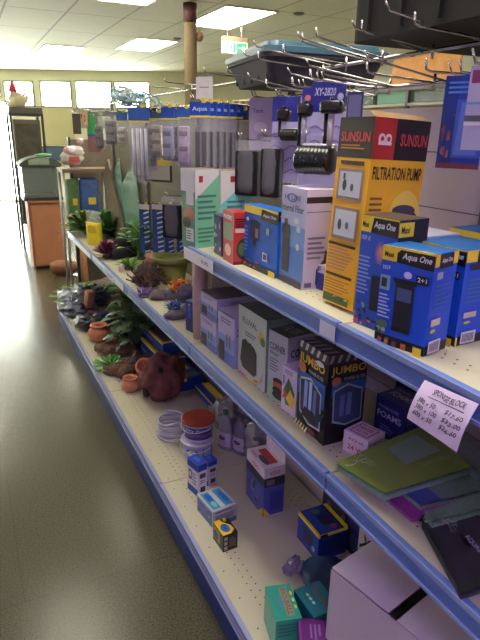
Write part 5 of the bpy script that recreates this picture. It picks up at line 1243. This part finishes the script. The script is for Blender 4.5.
hpack('treat_pack', 'green pointed festive treat pack over a reddish brown block', 'hanging pack', 86,98,112,152, .93, .9, None, body=(146,100,92), kind='card', deco=[('r',0,.42,1,1,(120,130,110)),('p',[(.1,.42),(.9,.42),(.55,.98),(.4,.98)],(50,170,90)),('r',0,.40,1,.46,(50,100,170))])
hpack('treat_pack', 'colourful flat pack left of the green pointed one', 'hanging pack', 79,87,110,126, .90, .9, None, body=(190,170,130), kind='card', deco=[('scat',0,0,1,1,8,[(200,70,60),(230,160,60),(220,220,210),(80,140,90)],3)])
hpack('treat_pack', 'dark flat toy hanging left of the treat packs', 'hanging pack', 72,80,114,134, .88, .9, None, body=(80,72,64), kind='card')
for k, (l, r_, t, b_, c, lb) in enumerate([(78,97,175,199,(52,84,140),'blue treat bag standing under the display table top'), (65,77,176,200,(84,120,70),'green treat bag at the left under the display table top')]):
    P = at((l+r_)/2, t, y=5.0); w = abs(at(r_,t,y=5.0).x-at(l,t,y=5.0).x); h = P.z-.642
    m = MB(); m.rbox((-w/2,-.05,0),(w/2,.05,h*.95), M(c,.4,vary=.2), r=.02); m.box((-w*.1,-.052,h*.5),(w*.3,-.05,h*.62), M((220,190,60),.5)); m.box((w*.1,-.052,h*.15),(w*.4,-.05,h*.35), M((190,80,70),.5))
    tag(m.build('treat_bag', loc=(P.x,5.0,.642)), lb, 'bag', 'treat bags on the lower board')
m = MB(); m.box((-.42,0,0),(.75,.02,1.42), M((112,104,90),.7,vary=.15,scale=6))  # added board, hides the bright wall and floor behind the table
for i in range(16):
    for j in range(14):
        x, z = -.38+i*.07, .1+j*.095; m.add([(x+.005*math.cos(t*PI/3), -.0006, z+.005*math.sin(t*PI/3)) for t in range(6)], [tuple(range(6))], hole)
m.box((-.42,-.02,0),(-.40,.04,1.44), bk); m.box((.73,-.02,0),(.75,.04,1.44), bk)
tag(m.build('pegboard', loc=(1.28, 5.28, 0)), 'grey brown pegboard added behind the display table to darken the gap', 'board')
# wooden trestle frame seen under the shelf end
r = empty('wooden_trestle', (1.02, 5.05, 0), 0, 'light wooden trestle on the floor beyond the end of the shelving', 'trestle')
wd = M((176,120,80), .6, vary=.12)
for x in (-.14,.14):
    m = MB(); m.tube([(x,-.10,0),(x,0,.58)], .022, wd, 8); m.build('leg', r); m = MB(); m.tube([(x,.10,0),(x,0.02,.58)], .022, wd, 8); m.build('leg', r)
m = MB(); m.box((-.20,-.03,.575),(.20,.05,.615), wd); m.build('crossbar', r)

# sisal column and exit sign
cp = at(190, 3, z=CEIL)
r = empty('scratching_column', (cp.x, cp.y, 0), 0, 'tall brown sisal wrapped column reaching the ceiling with a round knob', 'column')
m = MB(); prof = [(.062,0)]
n = 150
for k in range(n): z = .3+k*(CEIL-.48)/n; prof += [(.064,z),(.058,z+.008)]
m.lathe(prof+[(.062,CEIL-.17)], M((106,90,64),.9,vary=.12,scale=50), 22); m.build('sisal_wrap', r)
m = MB(); m.lathe([(.066,CEIL-.16),(.066,CEIL-.004)], M((84,48,44),.7), 22); m.build('top_collar', r)
m = MB(); kz = at(200,37,y=cp.y).z; m.blob((.085,-.02,kz),(.04,.04,.045), M((130,100,74),.9), 3, .05, 1, 1); m.build('knob', r)
m = MB(); m.box((-.25,-.2,0),(.25,.2,.04), M((110,90,70),.8)); m.build('foot_plate', r)
sy = 6.2; a = at(222,41,y=sy); b = at(246.5,55,y=sy)
r = empty('exit_sign', ((a.x+b.x)/2, sy, 0), 0, 'green and white emergency exit sign with running man hanging from the ceiling', 'sign')
r.rotation_euler = (0,0,.12)
sw = b.x-a.x; m = MB(); m.box((-sw/2,-.03,b.z),(sw/2,.03,a.z-.0), M((205,225,205),.4)); 
fs_ = lambda u, v, o=0: Vector((-sw/2+sw*u, -.03-o, b.z+(a.z-b.z)*v))
W1, GR = M((235,250,235),.4,vary=0,emit=.8), M((30,165,90),.4,vary=0,emit=.5)
paint(m, fs_, [('r',0,0,1,1,W1),('r',.10,.08,.50,.92,GR),('r',.54,.08,.97,.92,GR),
   ('r',.16,.14,.40,.86,W1),('e',.31,.74,.035,.07,GR),('p',[(.24,.62),(.34,.66),(.33,.42),(.27,.42)],GR),('p',[(.27,.44),(.32,.44),(.24,.18),(.19,.20)],GR),('p',[(.29,.44),(.34,.44),(.40,.22),(.36,.20)],GR),('p',[(.24,.62),(.18,.50),(.20,.47),(.27,.57)],GR),('p',[(.33,.62),(.40,.52),(.42,.55),(.35,.66)],GR),
   ('r',.60,.44,.80,.56,W1),('p',[(.78,.24),(.92,.50),(.78,.76)],W1)], step=.0006)
m.build('sign_face', r)
m = MB(); m.box((-sw/2,-.03,a.z),(sw/2,.03,a.z+.05), M((120,104,84),.6)); m.tube([(-sw*.3,0,a.z+.05),(-sw*.3,0,CEIL-.001)],.006,chrome,6); m.tube([(sw*.3,0,a.z+.05),(sw*.3,0,CEIL-.001)],.006,chrome,6); m.build('housing', r)
# aquarium rack on the far right, orange header board over tanks
r = empty('tank_rack', (4.8, 4.6, 0), 0, 'distant rack with orange header board seen over the shelving top', 'rack')
m = MB()
for y in (-1.8,-.6,.6,1.8): m.box((-.2,y-.02,0),(-.16,y+.02,2.35), M((70,66,60),.5))
for z in (.5,1.1,1.82): m.box((-.2,-1.8,z),(.2,1.8,z+.03), M((150,146,130),.6))
m.build('rack_frame', r)
m = MB(); m.box((-.22,-.15,2.06),(-.2,.86,2.32), M((222,150,70),.6,vary=.08)); m.build('header_board', r)
m = MB(); m.box((-.22,-1.8,1.98),(-.19,1.8,2.03), M((90,84,78),.6)); m.build('front_rail', r)
for k in range(6):
    m = MB(); y = (3.11, 3.68, 4.31, 4.88, 5.51, 6.08)[k]
    c = [(120,180,150),(160,170,170),(110,170,130),(150,160,165),(140,190,170),(150,160,160)][k]
    m.box((-.16,-.25,0),(.16,.25,.008), M((60,70,66),.5)); 
    for lo, hi in [((-.16,-.25,0),(-.154,.25,.14)),((.154,-.25,0),(.16,.25,.14)),((-.16,-.25,0),(.16,-.244,.14)),((-.16,.244,0),(.16,.25,.14))]: m.box(lo, hi, M(c,.1,alpha=.5,vary=0))
    m.box((-.163,-.253,.13),(.163,-.24,.145), M((70,74,70),.5)); m.box((-.163,.24,.13),(.163,.253,.145), M((70,74,70),.5))
    m.box((-.15,-.24,.01),(.15,.24,.1), M(c,.2,alpha=.7,vary=.2))
    tag(m.build('fish_tank', loc=(4.8,y,1.852)), 'small glass tank in the distant rack with the orange header board', 'fish tank', 'tanks in the distant rack')
